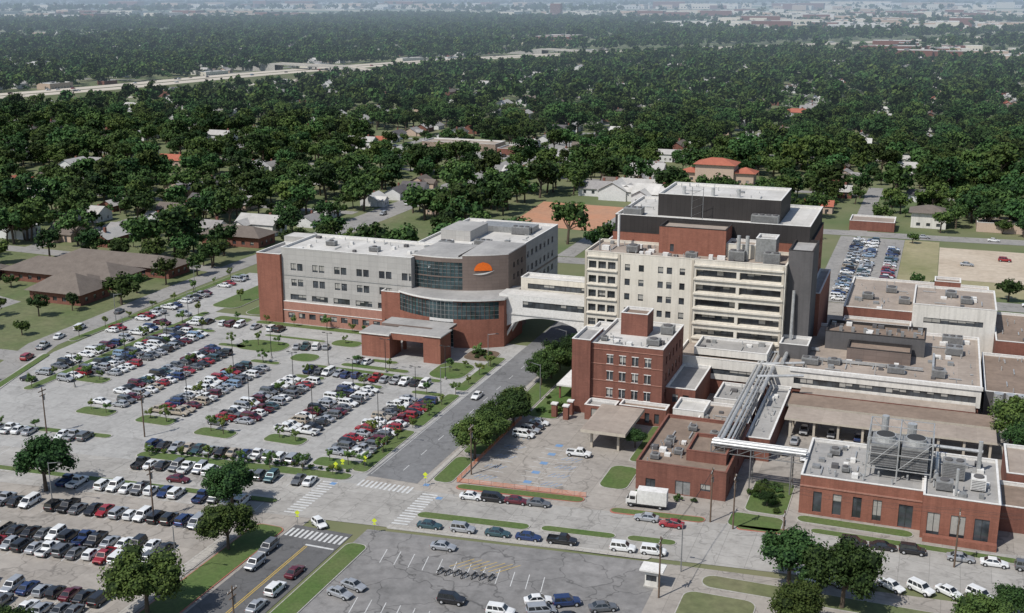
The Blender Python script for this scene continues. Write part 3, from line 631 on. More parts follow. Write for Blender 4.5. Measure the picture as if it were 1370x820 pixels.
def rack(x0,y0,x1,y1,z,n):
    al=x0==x1
    for k,r in ((-1.4,.28),(-.5,.45),(.6,.3),(1.4,.22)):
        pr.cyl((x0+(k if al else 0),y0+(0 if al else k),z+r),(x1+(k if al else 0),y1+(0 if al else k),z+r),r,'pipe_metal',n=10)
    for k in (-1.8,1.8):
        a=(x0+(k if al else 0),y0+(0 if al else k)); b=(x1+(k if al else 0),y1+(0 if al else k))
        for zz in (z-.1,z-1.5): pr.cyl((*a,zz),(*b,zz),.1,'steel',n=4)
        for i in range(n):
            f0=i/n;f1=(i+1)/n; m0=(a[0]+(b[0]-a[0])*f0,a[1]+(b[1]-a[1])*f0); m1=(a[0]+(b[0]-a[0])*f1,a[1]+(b[1]-a[1])*f1)
            pr.cyl((*m0,z-1.5),(*m1,z-.1),.07,'steel',n=4); pr.cyl((*m0,z-1.5),(*m0,z-.1),.07,'steel',n=4)
    for i in range(0,n+1,3):
        f=i/n; mx,my=x0+(x1-x0)*f,y0+(y1-y0)*f
        for k in(-1.8,1.8): pr.cyl((mx+(k if al else 0),my+(0 if al else k),0),(mx+(k if al else 0),my+(0 if al else k),z),.14,'steel',n=6)
        pr.box(mx-(1.9 if al else .1),my-(.1 if al else 1.9),z-.2,mx+(1.9 if al else .1),my+(.1 if al else 1.9),z,'steel')
rack(59.5,27,59.5,92,8.3,24); rack(57.5,26,76,26,8.6,7)
for y in (70,80,90): pr.cyl((59.5,y,8.8),(68+(90-y)*.1,y+2,9.5),.35,'pipe_metal'); 
pr.cyl((62,60,8.6),(62,92,8.6),.5,'pipe_metal',n=10); pr.cyl((64,80,9.6),(64,94,9.6),.5,'pipe_metal',n=10); pr.cyl((64,94,9.6),(64,95,24),.4,'pipe_metal')
pr.obj('steam_pipe_rack')
r=MB()
r.bld(76,17,98,37,0,7.8,'brick','roof_grey',S=wins(1.5,16,4,1.6,[.6],4.2)+[(18,20.5,.1,4.6,.2)],Wt=wins(2,18,4,1.6,[2],3),cop='trim_white')
r.bld(98.02,14,111,36,0,8.4,'brick','roof_grey',S=[(1,3.2,.3,5.2,.2),(5,7.5,.3,5.2,.2),(9,11.5,.3,5.2,.2)],cop='trim_white')
r.box(98.5,12.4,0,111,13.6,1.2,'brick'); r.box(76,16.86,5.6,98,16.99,5.9,'brick_band')
r.clutter(77,18,87,36,7.2,26); r.clutter(99,15,110,35,7.8,24)
for x in (88,93.5): 
    r.box(x,22,9.6,x+4.8,28,14,'mech_metal')
    for j in range(8): r.box(x+.1,21.9,9.9+j*.48,x+4.7,21.98,10.1+j*.48,'dark_wall')
    r.cyl((x+2.4,25,14),(x+2.4,25,15.1),1.9,'pipe_metal',n=16); r.cyl((x+2.4,25,15.1),(x+2.4,25,15.15),1.7,'trim_dark',n=16)
for x in (87.4,93,99):
    for y in (21.4,28.4,33): r.cyl((x,y,7.2),(x,y,15.4),.14,'pipe_metal',n=5)
for z in (9.4,12.4,15.4):
    for y in (21.4,28.4,33): r.cyl((87.4,y,z),(99,y,z),.1,'pipe_metal',n=4)
    for x in (87.4,93,99): r.cyl((x,21.4,z),(x,33,z),.1,'pipe_metal',n=4)
for x0,x1 in ((87.4,93),(93,99)): r.cyl((x0,21.4,9.4),(x1,21.4,15.4),.08,'pipe_metal',n=4); r.cyl((x1,33,9.4),(x0,33,15.4),.08,'pipe_metal',n=4)
r.box(88,29.4,7.2,98.6,32.6,12.4,'mech_metal'); r.cyl((90,31,12.4),(90,31,16.6),.7,'pipe_metal',n=12); r.cyl((95,31,12.4),(95,31,15.6),.9,'pipe_metal',n=12)
r.hvac(101,24,7.9,4,3,3.4); r.hvac(100,18,7.9,3,2.4,1.8); r.hvac(106,20,7.9,2.6,2.6,2.4,'trim_white'); r.hvac(80,30,7.3,2,2,1.2); r.hvac(83,22,7.3,1.4,1.4,1)
for i in range(6): r.cyl((82+i*2.6,19.6+i%2*3,7.2),(82+i*2.6,19.6+i%2*3,8.3),.2,'pipe_metal',n=8)
r.cyl((100,22,9),(100,34,9),.45,'pipe_metal',n=10); r.cyl((103.5,17,8),(103.5,17,13),.28,'pipe_metal',n=8); r.cyl((107.5,30,8),(107.5,30,14),.4,'pipe_metal',n=8); r.cyl((99,30,12),(108,30,12),.35,'pipe_metal',n=8)
r.obj('power_plant')
r=MB(); r.bld(111.5,22,124,34,0,5,'brick_old','roof_brown'); r.bld(113,36,126,52,0,6,'brick_old','roof_tan'); r.obj('brick_outbuilding')
def hip(a,x0,y0,x1,y1,z0,z1,wk,rk,ov=1.2,rise=.42):
    a.fac((x0,y0),(x1,y0),z0,z1,wk,wins(1,x1-x0-1,max(1,int((x1-x0)/4)),1.6,[z0+.9],1.4)); a.fac((x1,y0),(x1,y1),z0,z1,wk,wins(1,y1-y0-1,max(1,int((y1-y0)/4)),1.4,[z0+.9],1.4)); a.fac((x1,y1),(x0,y1),z0,z1,wk); a.fac((x0,y1),(x0,y0),z0,z1,wk)
    X0,Y0,X1,Y1=x0-ov,y0-ov,x1+ov,y1+ov; d=min(X1-X0,Y1-Y0)/2; zr=z1+d*rise
    if X1-X0>=Y1-Y0: A=(X0+d,(Y0+Y1)/2,zr);B=(X1-d,(Y0+Y1)/2,zr); q=[[(X0,Y0,z1),(X1,Y0,z1),B,A],[(X1,Y1,z1),(X0,Y1,z1),A,B],[(X1,Y0,z1),(X1,Y1,z1),B],[(X0,Y1,z1),(X0,Y0,z1),A]]
    else: A=((X0+X1)/2,Y0+d,zr);B=((X0+X1)/2,Y1-d,zr); q=[[(X0,Y0,z1),(X1,Y0,z1),A],[(X1,Y1,z1),(X0,Y1,z1),B],[(X1,Y0,z1),(X1,Y1,z1),B,A],[(X0,Y1,z1),(X0,Y0,z1),A,B]]
    for f in q: a.face(f,rk)
    a.face([(X0,Y0,z1-.02),(X0,Y1,z1-.02),(X1,Y1,z1-.02),(X1,Y0,z1-.02)],'trim_white')
cl=MB(); hip(cl,-205,112,-160,128,0,3.6,'brick_old','shingle_brown'); hip(cl,-176,92,-156,106,0,3.8,'brick_old','shingle_brown',rise=.6); hip(cl,-240,100,-208,116,0,3.6,'brick_old','shingle_brown'); hip(cl,-172,106,-164,114,0,3.4,'brick_old','shingle_brown'); hip(cl,-200,132,-152,144,0,3.6,'brick_old','shingle_brown')
cl.obj('clinic_building')
v=MB(); hip(v,-176,186,-150,198,0,4.2,'brick_old','shingle_brown'); v.obj('brick_apartment_building')
D('roof_red',(.42,.14,.085),(.35,.11,.07),scale=.3); D('stucco',(.55,.42,.32),(.5,.38,.3))
v=MB(); hip(v,-24,404,-4,418,0,10,'stucco','roof_red',rise=.35); hip(v,-4,406,6,416,0,6,'stucco','roof_red'); hip(v,-32,408,-24,416,0,5,'stucco','roof_red'); v.obj('red_roofed_villa')
v=MB(); hip(v,86,318,100,330,0,6.6,'white_wall','shingle_brown',rise=.35); v.obj('white_house')
v=MB(); v.bld(62,304,80,318,0,4,'brick_old','roof_tan'); v.bld(112,318,150,334,0,4,'stucco','roof_tan'); v.obj('roadside_shops')
v=MB(); v.bld(-215,480,-165,498,0,5,'stucco','roof_tan'); v.bld(-160,470,-140,490,0,4,'brick_old','roof_brown'); v.obj('neighbourhood_shops')
sheet('shop_parking_pavement',[(-222,452),(-135,452),(-135,479),(-222,479)],'asphalt_light',.012)
for i in range(14): rcar(-215+i*5.2,462+(i%2)*8,pi/2)
k=MB(); k.box(-2.6,-1.2,.9,3.1,1.2,3.7,'trim_white'); k.box(-2.5,-1.1,.6,5.0,1.1,.9,'trim_dark')
k.prism([(3.3,-1.05),(5.3,-1.0),(5.3,1.0),(3.3,1.05)],.6,1.6,'trim_white'); k.prism([(3.3,-1.0),(4.7,-.95),(4.7,.95),(3.3,1.0)],1.6,2.5,'trim_white')
k.face([(5.25,-.9,1.62),(5.25,.9,1.62),(4.72,.85,2.4),(4.72,-.85,2.4)],'car_glass'); k.box(3.5,-1.03,1.65,4.5,-1.0,2.3,'car_glass'); k.box(3.5,1.0,1.65,4.5,1.03,2.3,'car_glass')
for x in(-1.4,4.3):
    for y in(-1.05,.75): k.cyl((x,y,.48),(x,y+.3,.48),.48,'rubber',n=14); k.cyl((x,y-.02,.48),(x,y+.32,.48),.22,'chrome',n=8)
oo=k.obj('box_truck',loc=(49.5,9.6,.02)); oo.rotation_euler=(0,0,.08+pi); 
# ------------------------------------------------------------ street furniture
def upole(hh=11,name='utility_pole'):
    a=MB(); a.cyl((0,0,0),(0,0,hh),.17,'wood_pole',.12,8); a.box(-1.2,-.08,hh-.9,1.2,.08,hh-.7,'wood_pole'); a.box(-.9,-.08,hh-1.9,.9,.08,hh-1.75,'wood_pole')
    for x in (-1.1,-.4,.4,1.1): a.cyl((x,0,hh-.7),(x,0,hh-.45),.06,'trim_white',n=6)
    a.cyl((.3,0,hh-3),(.3,0,hh-2),.25,'mech_metal',n=10); return a.mesh(name)
def lpole(hh=9):
    a=MB(); a.cyl((0,0,0),(0,0,.7),.3,'kerb_concrete',n=8); a.cyl((0,0,.7),(0,0,hh),.1,'trim_dark',.07,8)
    for s_ in(-1,1): a.cyl((0,0,hh-.1),(s_*.8,0,hh),.05,'trim_dark',n=5); a.box(s_*1.1-.35,-.18,hh-.03,s_*1.1+.35,.18,hh+.12,'trim_dark')
    return a.mesh('lot_lamp_post')
def spole():
    a=MB(); a.cyl((0,0,0),(0,0,9),.12,'steel',.08,8); a.cyl((0,0,8.8),(2.4,0,9.3),.06,'steel',n=5); a.box(2.2,-.15,9.2,3.0,.15,9.38,'trim_dark'); return a.mesh('street_lamp')
UP,LP,SP=upole(),lpole(),spole()
def put(me,name,x,y,r=0,sc=1): 
    o_=bpy.data.objects.new(name,me); o_.location=(x,y,0); o_.rotation_euler=(0,0,r); o_.scale=(sc,)*3; COL.objects.link(o_); return o_
ups=[(65.5,5.5,0),(61,7,0),(58.5,-24,0),(104,4,0),(-38,-28,0),(10.5,12,0),(-66,6,0),(-88,0,0),(130,14,0),(76,-7,0),(2.5,-62,0)]
for x,y,a_ in ups: put(UP,'utility_pole',x,y,pi/2)
wr=MB()
for (a_,b_) in ((0,3),(3,8),(1,2)):
    for off in (-1.1,.4,1.1):
        A=Vector((ups[a_][0],ups[a_][1]+off,10.55));B=Vector((ups[b_][0],ups[b_][1]+off,10.55)); pr_=A
        for i in range(1,9):
            f=i/8; q_=A.lerp(B,f)-Vector((0,0,1.2*4*f*(1-f))); wr.cyl(pr_,q_,.02,'trim_dark',n=3,cap=False); pr_=q_
wr.obj('overhead_wires')
for X in (-95.5,-78.5,-61,-44,-27):
    for y in (28,48,66): put(LP,'lot_lamp_post',X-8.5 if X<-90 else X+8.2,y,0)
for x,y in ((-13,20),(-13,50),(-12.5,80),(9,60),(6,90),(-60,-30),(-80,-44),(-132.8,80),(-132.8,120),(-114,60),(-114,90),(-20.5,-45),(60,-14)): put(SP,'street_lamp',x,y,0 if x<0 else pi)
def sign():
    a=MB(); a.cyl((0,0,0),(0,0,2.9),.04,'steel',n=5); z=2.5
    for y in(-.05,.05): a.face([(0,y,z-.5),(.5,y,z),(0,y,z+.5),(-.5,y,z)],'sign_yellow')
    a.box(-.3,-.06,z-.8,.3,-.04,z-.55,'sign_yellow'); return a.mesh('pedestrian_sign')
SG=sign()
for x,y in ((-11.4,7),(4,3.5),(-15,4),(-11,-21),(4,-19),(3.6,86),(-15.5,2)): put(SG,'pedestrian_crossing_sign',x,y,.2)
f=MB()
for (a_,b_) in ((( 9.3,7.2),(36,9.4)),((9.3,7.2),(9.3,46))):
    L=math.hypot(b_[0]-a_[0],b_[1]-a_[1]); n=int(L/2.4)
    for i in range(n+1):
        x=a_[0]+(b_[0]-a_[0])*i/n;y=a_[1]+(b_[1]-a_[1])*i/n; f.cyl((x,y,0),(x,y,1.2),.04,'steel',n=5)
        if i<n:
            x2=a_[0]+(b_[0]-a_[0])*(i+1)/n;y2=a_[1]+(b_[1]-a_[1])*(i+1)/n
            for z in (.25,.5,.75,1.0): f.cyl((x,y,z),(x2,y2,z-.03),.045,'orange_net',n=4)
f.obj('orange_safety_fence')
bo=MB(); bo.box(-1.3,-1.3,0,1.3,1.3,.2,'kerb_concrete'); bo.bld(-1.1,-1.1,1.1,1.1,.2,2.8,'white_wall','roof_white',S=[(.2,2,1.1,2.2,.1)],E=[(.2,2,1.1,2.2,.1)],Wt=[(.2,2,1.1,2.2,.1)]); bo.box(-2,-1.6,2.95,2,1.6,3.2,'trim_white')
ob=bo.obj('parking_booth',loc=(56.5,-20,0))
mcm=MB()
for x in (-.7,.7):
    for i in range(14):
        t0,t1=2*pi*i/14,2*pi*(i+1)/14; mcm.cyl((x+.28*math.cos(t0),0,.32+.28*math.sin(t0)),(x+.28*math.cos(t1),0,.32+.28*math.sin(t1)),.06,'rubber',n=5)
mcm.cyl((-.7,0,.32),(0,0,.45),.05,'chrome');mcm.cyl((0,0,.35),(0,0,.65),.18,'chrome',n=8);mcm.cyl((.7,0,.32),(.45,0,1.0),.05,'chrome');mcm.cyl((.45,-.38,1.05),(.45,.38,1.05),.03,'chrome')
mcm.cyl((-.1,0,.75),(.4,0,.85),.16,'p_black',n=8);mcm.box(-.8,-.14,.68,-.1,.14,.8,'rubber'); mm=mcm.mesh('motorcycle')
for i in range(7): put(mm,'parked_motorcycle',21.5+i*1.5,-29+.15*i+random.uniform(-.3,.3),1.2+random.uniform(-.2,.2))
# ------------------------------------------------------------ trees
def ico(sub):
    import bmesh
    bm=bmesh.new(); bmesh.ops.create_icosphere(bm,subdivisions=sub,radius=1); v=[tuple(a.co) for a in bm.verts]; f=[tuple(x.index for x in q.verts) for q in bm.faces]; bm.free(); return np.array(v),f
ICO={1:ico(1),2:ico(2)}
def tree(name,seed,R=5,Hh=9.5,clumps=22,leaves=90,ls=.45,sub=1,leaf='leaf',trunk=True):
    r=np.random.default_rng(seed); a=MB(); cz=Hh*.58; 
    ax=.8+.4*r.random(); ay=.8+.4*r.random()
    if trunk:
        th=Hh*.42; a.cyl((0,0,-.1),(.1,.05,th),R*.07,'bark',R*.045,7)
    cs=[]
    for i in range(clumps):
        while True:
            d=r.normal(size=3); d/=np.linalg.norm(d)
            if d[2]>-.45: break
        rad=R*(.4+.5*r.random()) if i else 0
        p=np.array([d[0]*rad*ax,d[1]*rad*ay,cz+d[2]*rad*.72*(Hh/9.5)*(5/R if R<5 else 1)])
        cr=R*(.17+.22*r.random()); cs.append((p,cr))
        if trunk and i%3==0 and i: a.cyl((.1,.05,Hh*.3),tuple(p),R*.03,'bark',R*.012,5,False)
    cs.append((np.array([0,0,cz]),R*.42))
    for p,cr in cs:
        V,F=ICO[sub]; n=len(a.v); ph=r.random(3)*6
        dis=.78+.14*np.sin(V[:,0]*4+ph[0])*np.cos(V[:,1]*4+ph[1])+.08*r.normal(size=len(V))
        W=V*dis[:,None]*cr*.84*np.array([1,1,.8])+p
        a.v.extend(map(tuple,W)); mi=a.mi('leaf_core_shade' if leaf=='leaf' else leaf); a.f.extend(tuple(n+q for q in f_) for f_ in F); a.m.extend([mi]*len(F))
    ml=a.mi(leaf)
    for p,cr in cs[:-1]:
        N=leaves
        d=r.normal(size=(N,3)); d/=np.linalg.norm(d,axis=1)[:,None]
        q=p+d*cr*(.7+.5*r.random(N))[:,None]*np.array([1,1,.85])
        nn=d+r.normal(size=(N,3))*.5+np.array([0,0,.25]); nn/=np.linalg.norm(nn,axis=1)[:,None]
        t1=np.cross(nn,r.normal(size=(N,3))); t1/=np.linalg.norm(t1,axis=1)[:,None]; t2=np.cross(nn,t1)
        s_=(ls*(.6+.8*r.random(N)))[:,None]
        A=q+t1*s_*.5;B=q+t2*s_*.38;C=q-t1*s_*.5;Dd=q-t2*s_*.38
        for i in range(N):
            n=len(a.v); a.v.extend((tuple(A[i]),tuple(B[i]),tuple(C[i]),tuple(Dd[i]))); a.f.append((n,n+1,n+2,n+3)); a.m.append(ml)
    return a.mesh(name)
near=[tree('shade_tree',i,R=5,Hh=9+i%3,clumps=36,leaves=190,ls=.4,sub=2) for i in range(5)]
mid=[tree('mid_tree',20+i,R=5,Hh=8.5+(i%4)*1.2,clumps=19,leaves=44,ls=.82) for i in range(8)]
fart=[tree('far_tree',40+i,R=5,Hh=9+i,clumps=10,leaves=12,ls=1.8,trunk=False) for i in range(5)]
young=[tree('young_tree',60+i,R=1.5,Hh=4.6,clumps=9,leaves=60,ls=.28,leaf='leaf_young') for i in range(3)]
SH=[tree('shrub',80+i,R=.8,Hh=.8,clumps=8,leaves=50,ls=.22,trunk=False) for i in range(3)]
def T(x,y,R,name='shade_tree',src=near):
    m=random.choice(src); o_=bpy.data.objects.new(name,m); s_=R/5; o_.location=(x,y,0); o_.rotation_euler=(0,0,random.random()*6.28); o_.scale=(s_,s_,s_*random.uniform(.9,1.1)); COL.objects.link(o_)
for x,y,R in ((-66,-25,6.4),(-26.5,-19,5.2),(-17.5,-34,4.8),(-17,-57.5,6),(8,20,4.8),(8.5,27,5),(7.5,34,4.6),(9,41,5),(7,47,4),(5.8,70,3.8),(6.4,76,4.4),(6.5,83,4.4),(8.5,89,4.6),(12,80,3.6),
   (78,-13,6),(87,-17,6),(81,-26,4.6),(115.5,68,6),(118,60,4.5),(108,-20,4.6),(113,-12,3.5),(38.5,38,2.6),(-28,-73,4),(-40,-78,5),(70,17.5,1.6),(68,22,1.3)): T(x,y,R)
for x,y,R in ((-145,98,6.5),(-160,78,3.6),(-172,74,3.2),(-150,60,3),(-146,140,4),(-122,160,4),(-148,152,5),(-112,165,5),(-205,98,4),(-225,130,6),(-150,112,4),(-148,125,4.5),(-185,148,5),(-170,150,5.5),(-215,145,6),(-240,135,6),(-195,104,3),(-114,262,10),(-104,268,8),(-155,170,6),(-170,172,6),(-190,168,6),(-165,180,5),(-130,180,6),(-120,190,6),(100,202,4),(120,201,4.5),(133,178,4),(158,240,5),(160,262,6),(98,310,5),(74,324,5),(104,322,5),(130,312,4),(140,284,4),(88,284,3),(92,210,3),(-200,120-25,4),(-215,60,4),(-165,60,4),(-155,90-3,3)): T(x,y,R,src=mid)
yt=[]
for X,a_,b_ in ((-104,38,80),(-87,19,70),(-70,19,60),(-52.5,17,53),(-35.5,19,52),(-18.5,11,52)):
    yt+=[(X-2,a_-3),(X+2.5,a_-3.5),(X,b_+2)]; yt+=[(X,a_+(b_-a_)*f_) for f_ in (.33,.66)]
yt+=[(-12,y) for y in range(8,88,8)]+[(-110+i*9,sy(-110+i*9,18.5)) for i in range(3)]+[(-58+i*7,sy(-58+i*7,11.5)) for i in range(7)]+[(-114.2,y) for y in range(24,98,9)]+[(-132.7,y) for y in range(64,145,11)]
yt+=[(-80,75),(-75,77),(-83,73),(-20,72),(-18,76),(-45,68),(-36,68),(-100,95),(-90,95.5),(-80,95),(-70,96),(-58,85),(-18,88),(-62,96),(-57,94),(-112,115),(-113,130),(-112,143),(-100,110),(-100,125),(-99,140)]
for x,y in yt: T(x+random.uniform(-.5,.5),y,random.uniform(.9,1.7)/1.5*5,'young_tree',young)
for i in range(24): T(-60+i*2,sy(-60+i*2,13.6),random.uniform(4,6),'hedge_shrub',SH)
for x,y in [(-18+random.uniform(-3,3),88+random.uniform(-4,4)) for _ in range(14)]+[(10+random.uniform(0,6),50+random.uniform(0,38)) for _ in range(20)]+[(66+random.uniform(0,7),14+random.uniform(0,14)) for _ in range(14)]+[(44+random.uniform(0,16),14.5) for _ in range(5)]: T(x,y,random.uniform(4,8),'shrub',SH)

# ------------------------------------------------------------ suburbs
D('shingle_grey',(.32,.305,.29),(.25,.235,.225),scale=.4); D('shingle_light',(.46,.44,.41),(.38,.365,.34),scale=.4); D('shingle_dark',(.13,.12,.12),(.1,.09,.09),scale=.4); D('siding_white',(.72,.71,.68),(.62,.61,.59),scale=.4)
def house(W,Dp,wk,rk,ell,seed):
    a=MB(); h0=3.0+(seed%3)*.8
    def gab(x0,y0,x1,y1,hz,ax):
        a.fac((x0,y0),(x1,y0),0,hz,wk,wins(.8,x1-x0-.8,max(1,int((x1-x0)/3)),1.1,[.9],1.3)); a.fac((x1,y0),(x1,y1),0,hz,wk,wins(.8,y1-y0-.8,max(1,int((y1-y0)/3.4)),1.1,[.9],1.3)); a.fac((x1,y1),(x0,y1),0,hz,wk); a.fac((x0,y1),(x0,y0),0,hz,wk)
        o_=.5
        if ax=='x':
            ym=(y0+y1)/2; zr=hz+(y1-y0)/2*.55; ze=hz-.25
            a.face([(x0-o_,y0-o_,ze),(x1+o_,y0-o_,ze),(x1+o_,ym,zr),(x0-o_,ym,zr)],rk); a.face([(x1+o_,y1+o_,ze),(x0-o_,y1+o_,ze),(x0-o_,ym,zr),(x1+o_,ym,zr)],rk)
            for x in(x0,x1): a.face([(x,y0,hz),(x,y1,hz),(x,ym,zr-.12)],wk)
        else:
            xm=(x0+x1)/2; zr=hz+(x1-x0)/2*.55; ze=hz-.25
            a.face([(x0-o_,y0-o_,ze),(x0-o_,y1+o_,ze),(xm,y1+o_,zr),(xm,y0-o_,zr)],rk); a.face([(x1+o_,y0-o_,ze),(x1+o_,y1+o_,ze),(xm,y1+o_,zr),(xm,y0-o_,zr)],rk)
            for y in(y0,y1): a.face([(x0,y,hz),(x1,y,hz),(xm,y,zr-.12)],wk)
    gab(-W/2,-Dp/2,W/2,Dp/2,h0,'x')
    if ell: gab(-W/2+.6,-Dp/2-4,-W/2+6.6,0,h0-.1,'y')
    a.box(W/4,-Dp/2-.06,0,W/4+1,-Dp/2-.01,2.1,'trim_dark'); a.box(W/5,.6,h0,W/5+.8,1.4,h0+3.2,'brick_old')
    return a.mesh('house')
hv=[]
for i,(wk,rk,nm) in enumerate((('siding_white','shingle_grey','white_house'),('siding_white','shingle_light','white_house'),('brick_old','shingle_brown','brick_house'),('stucco','shingle_grey','stucco_house'),('siding_white','shingle_dark','white_house'),('white_wall','shingle_light','cream_house'),('brick_old','shingle_light','brick_house'),('siding_white','roof_white','white_house'),('siding_white','shingle_light','white_house'),('stucco','shingle_brown','stucco_house'),('stucco','roof_red','stucco_house'))):
    hv.append((house(11+i%3*2.5,8+i%2*2,wk,rk,i%2,i),nm))
hw_=[hv[i] for i in (0,0,1,1,2,3,4,4,5,6,7,8,8,9,0,2,7,3,7,10)]
import collections
F=(-math.sin(YAW),math.cos(YAW));Rv=(math.cos(YAW),math.sin(YAW))
def cam(x,y): dx,dy=x-CAM[0],y-CAM[1]; return dx*F[0]+dy*F[1],dx*Rv[0]+dy*Rv[1]
ZN=[(1900,690,230,190),(3500,1000,650,700),(5000,1300,900,1500),(4800,-1700,700,1100),(2300,90,110,130),(7600,-800,900,2600),(7600,2200,900,1600),(1500,-640,110,70),(2650,-1050,260,220)]
def inzone(d,l,q=1):
    for a,b_,c_,e in ZN:
        if ((d-a)/c_)**2+((l-b_)/e)**2<q: return True
    return False
def blocked(x,y,m=0):
    if -147<x<205 and y<180: return True
    if -147<x<205 and y<205 and x>-40: return True
    if x<-112 and y<150: return True
    if -180<x<-146 and 165<y<202: return True
    if x>48 and y<296: return not (x>170 and y>205)
    if -84<x<-2 and 240<y<345: return not (y>326 and x>-26)
    if -143<x<-92 and 203<y<262: return True
    if -42<x<14 and 355<y<424: return True
    if -225<x<-132 and 440<y<500: return True
    if abs(y-(296+ (x-40)*.07))<12 and x>30: return True
    if 50<x<115 and 290<y<330: return True
    if -150<x<60 and 199<y<213: return True
    if abs(x+141)<6 and y<450: return True
    return False
HW0=[(-1500,-200),(-1100,150),(-800,480),(-700,700),(-655,1000),(-560,1330),(-400,1640),(-60,2150),(300,2750),(700,3300),(1100,3800)]
HW=[]
for i in range(1,len(HW0)-2):
    for s_ in range(4):
        t_=s_/4; p0,p1,p2,p3=[Vector(q) for q in HW0[i-1:i+3]]
        v_=.5*((2*p1)+(p2-p0)*t_+(2*p0-5*p1+4*p2-p3)*t_**2+(3*p1-p0-3*p2+p3)*t_**3); HW.append((v_.x,v_.y))
HW.append(HW0[-2])
HA=np.array(HW)
def dseg(x,y):
    a=HA[:-1]; v=HA[1:]-a; w_=np.array((x,y))-a
    tt=np.clip((w_*v).sum(1)/(v*v).sum(1),0,1); q=np.hypot(w_[:,0]-v[:,0]*tt,w_[:,1]-v[:,1]*tt); i=int(q.argmin())
    return float(q[i])*(1 if v[i,0]*w_[i,1]-v[i,1]*w_[i,0]>0 else -1)
strip('highway_verge',HW,150,'lawn',.02)
def offs(d):
    out=[];n=len(HW)
    for i,(x,y) in enumerate(HW):
        q=HW[max(0,i-1)];r_=HW[min(n-1,i+1)];dx,dy=r_[0]-q[0],r_[1]-q[1];l=math.hypot(dx,dy);out.append((x-dy/l*d,y+dx/l*d))
    return out
em_=MB()
for d_ in(-15,15):
    q=offs(d_); pa=offs(d_-12);pb=offs(d_+12);qa=offs(d_-22);qb=offs(d_+22)
    if d_<0: qb=offs(-.05);pb=offs(-3)
    else: qa=offs(.05);pa=offs(3)
    for i in range(len(HW)-1):
        em_.face([(*pa[i],5),(*pa[i+1],5),(*pb[i+1],5),(*pb[i],5)],'highway_concrete')
        em_.face([(*qa[i],.06),(*qa[i+1],.06),(*pa[i+1],5),(*pa[i],5)],'lawn'); em_.face([(*pb[i],5),(*pb[i+1],5),(*qb[i+1],.06),(*qb[i],.06)],'lawn')
em_.obj('highway')
for d_ in(-58,54): strip('frontage_road',offs(d_),15,'highway_concrete',.05)
# overpasses across the highway
for j in (13,19):
    (x0,y0),(x1,y1)=HW[j],HW[j+1]; l=math.hypot(x1-x0,y1-y0); tx,ty=(x1-x0)/l,(y1-y0)/l; nx,ny=-ty,tx
    def Q(u,v_): return (x0+nx*u+tx*v_,y0+ny*u+ty*v_)
    a=MB(); prof=[(-150,.1),(-60,10.5),(60,10.5),(150,.1)]
    for (u0,z0),(u1,z1) in zip(prof[:-1],prof[1:]):
        P=[(*Q(u0,-7),z0),(*Q(u0,7),z0),(*Q(u1,7),z1),(*Q(u1,-7),z1)]; a.face(P,'highway_concrete')
        for v_ in(-7,7):
            lo_z=(lambda z:z-1.6) if u0==-60 else (lambda z:0)
            a.face([(*Q(u0,v_),lo_z(z0)),(*Q(u1,v_),lo_z(z1)),(*Q(u1,v_),z1+.9),(*Q(u0,v_),z0+.9)],'kerb_concrete')
    for u in(-32,0,32):
        for v_ in(-4,4): c0=Q(u,v_); a.cyl((*c0,0),(*c0,9),.9,'kerb_concrete',n=8)
    a.obj('highway_overpass')
for i in range(70):
    f_=random.uniform(3,26); j=int(f_); q=offs(random.choice((-15,-19,15,19,-12,9)))
    a,b_=q[j],q[j+1]; x=a[0]+(b_[0]-a[0])*(f_-j); y=a[1]+(b_[1]-a[1])*(f_-j); vehicle(random.choice(kw),random.choice(cw),x,y,math.atan2(b_[1]-a[1],b_[0]-a[0]),name='driving_car',z=5.02)
occ=collections.defaultdict(list)
def near_house(x,y,r_):
    for i in(-1,0,1):
        for j in(-1,0,1):
            for hx,hy in occ[(int(x//20)+i,int(y//20)+j)]:
                if abs(hx-x)<r_ and -r_*1.2<y-hy<r_*.85 or (abs(hx-x)<r_*.6 and -r_*1.9<y-hy<0 and (int(hx*7)%3==0)): return True
    return False
nh=0
def addh(x,y,rot,s_=None,lst=None):
    global nh
    me,nm=random.choice(lst or hw_); o_=bpy.data.objects.new(nm,me); o_.location=(x,y,0); o_.rotation_euler=(0,0,rot); sc=s_ or random.uniform(.85,1.2); o_.scale=(sc,sc,sc); COL.objects.link(o_); nh+=1
    occ[(int(x//20),int(y//20))].append((x,y))
for gx in range(-14,14):
    X=-34+gx*100
    if -150<X<60: y0=214
    else: y0=152 if X<-140 else 300
    for side in(-1,1):
        y=y0
        while y<1750:
            y+=random.uniform(16,25)
            x=X+side*random.uniform(14,24); d_,l_=cam(x,y)
            if d_<300 or abs(l_)>.5*d_+40 or blocked(x,y) or abs(dseg(x,y))<95: continue
            if (y-6)%130<12: continue
            if random.random()>(.64 if d_<900 else .42): continue
            addh(x,y,(pi/2 if side<0 else -pi/2)*random.choice((1,1,0))+random.uniform(-.04,.04))
    yend=1750 if X!=66 else 420
    strip('residential_street',[(X,y0),(X,yend)],7,'asphalt_light',.004)
    for _ in range(7):
        y=random.uniform(y0,900); d_,l_=cam(X,y)
        if abs(l_)<.5*d_ and not blocked(X,y) and X!=66: rcar(X+random.choice((-2.4,2.4)),y,pi/2)
for k_ in range(2,13): 
    Y=k_*130+6
    if Y>200: strip('residential_street',[(-1300,Y),(-150 if Y<280 else 1300,Y)],7,'asphalt_light',-.004)
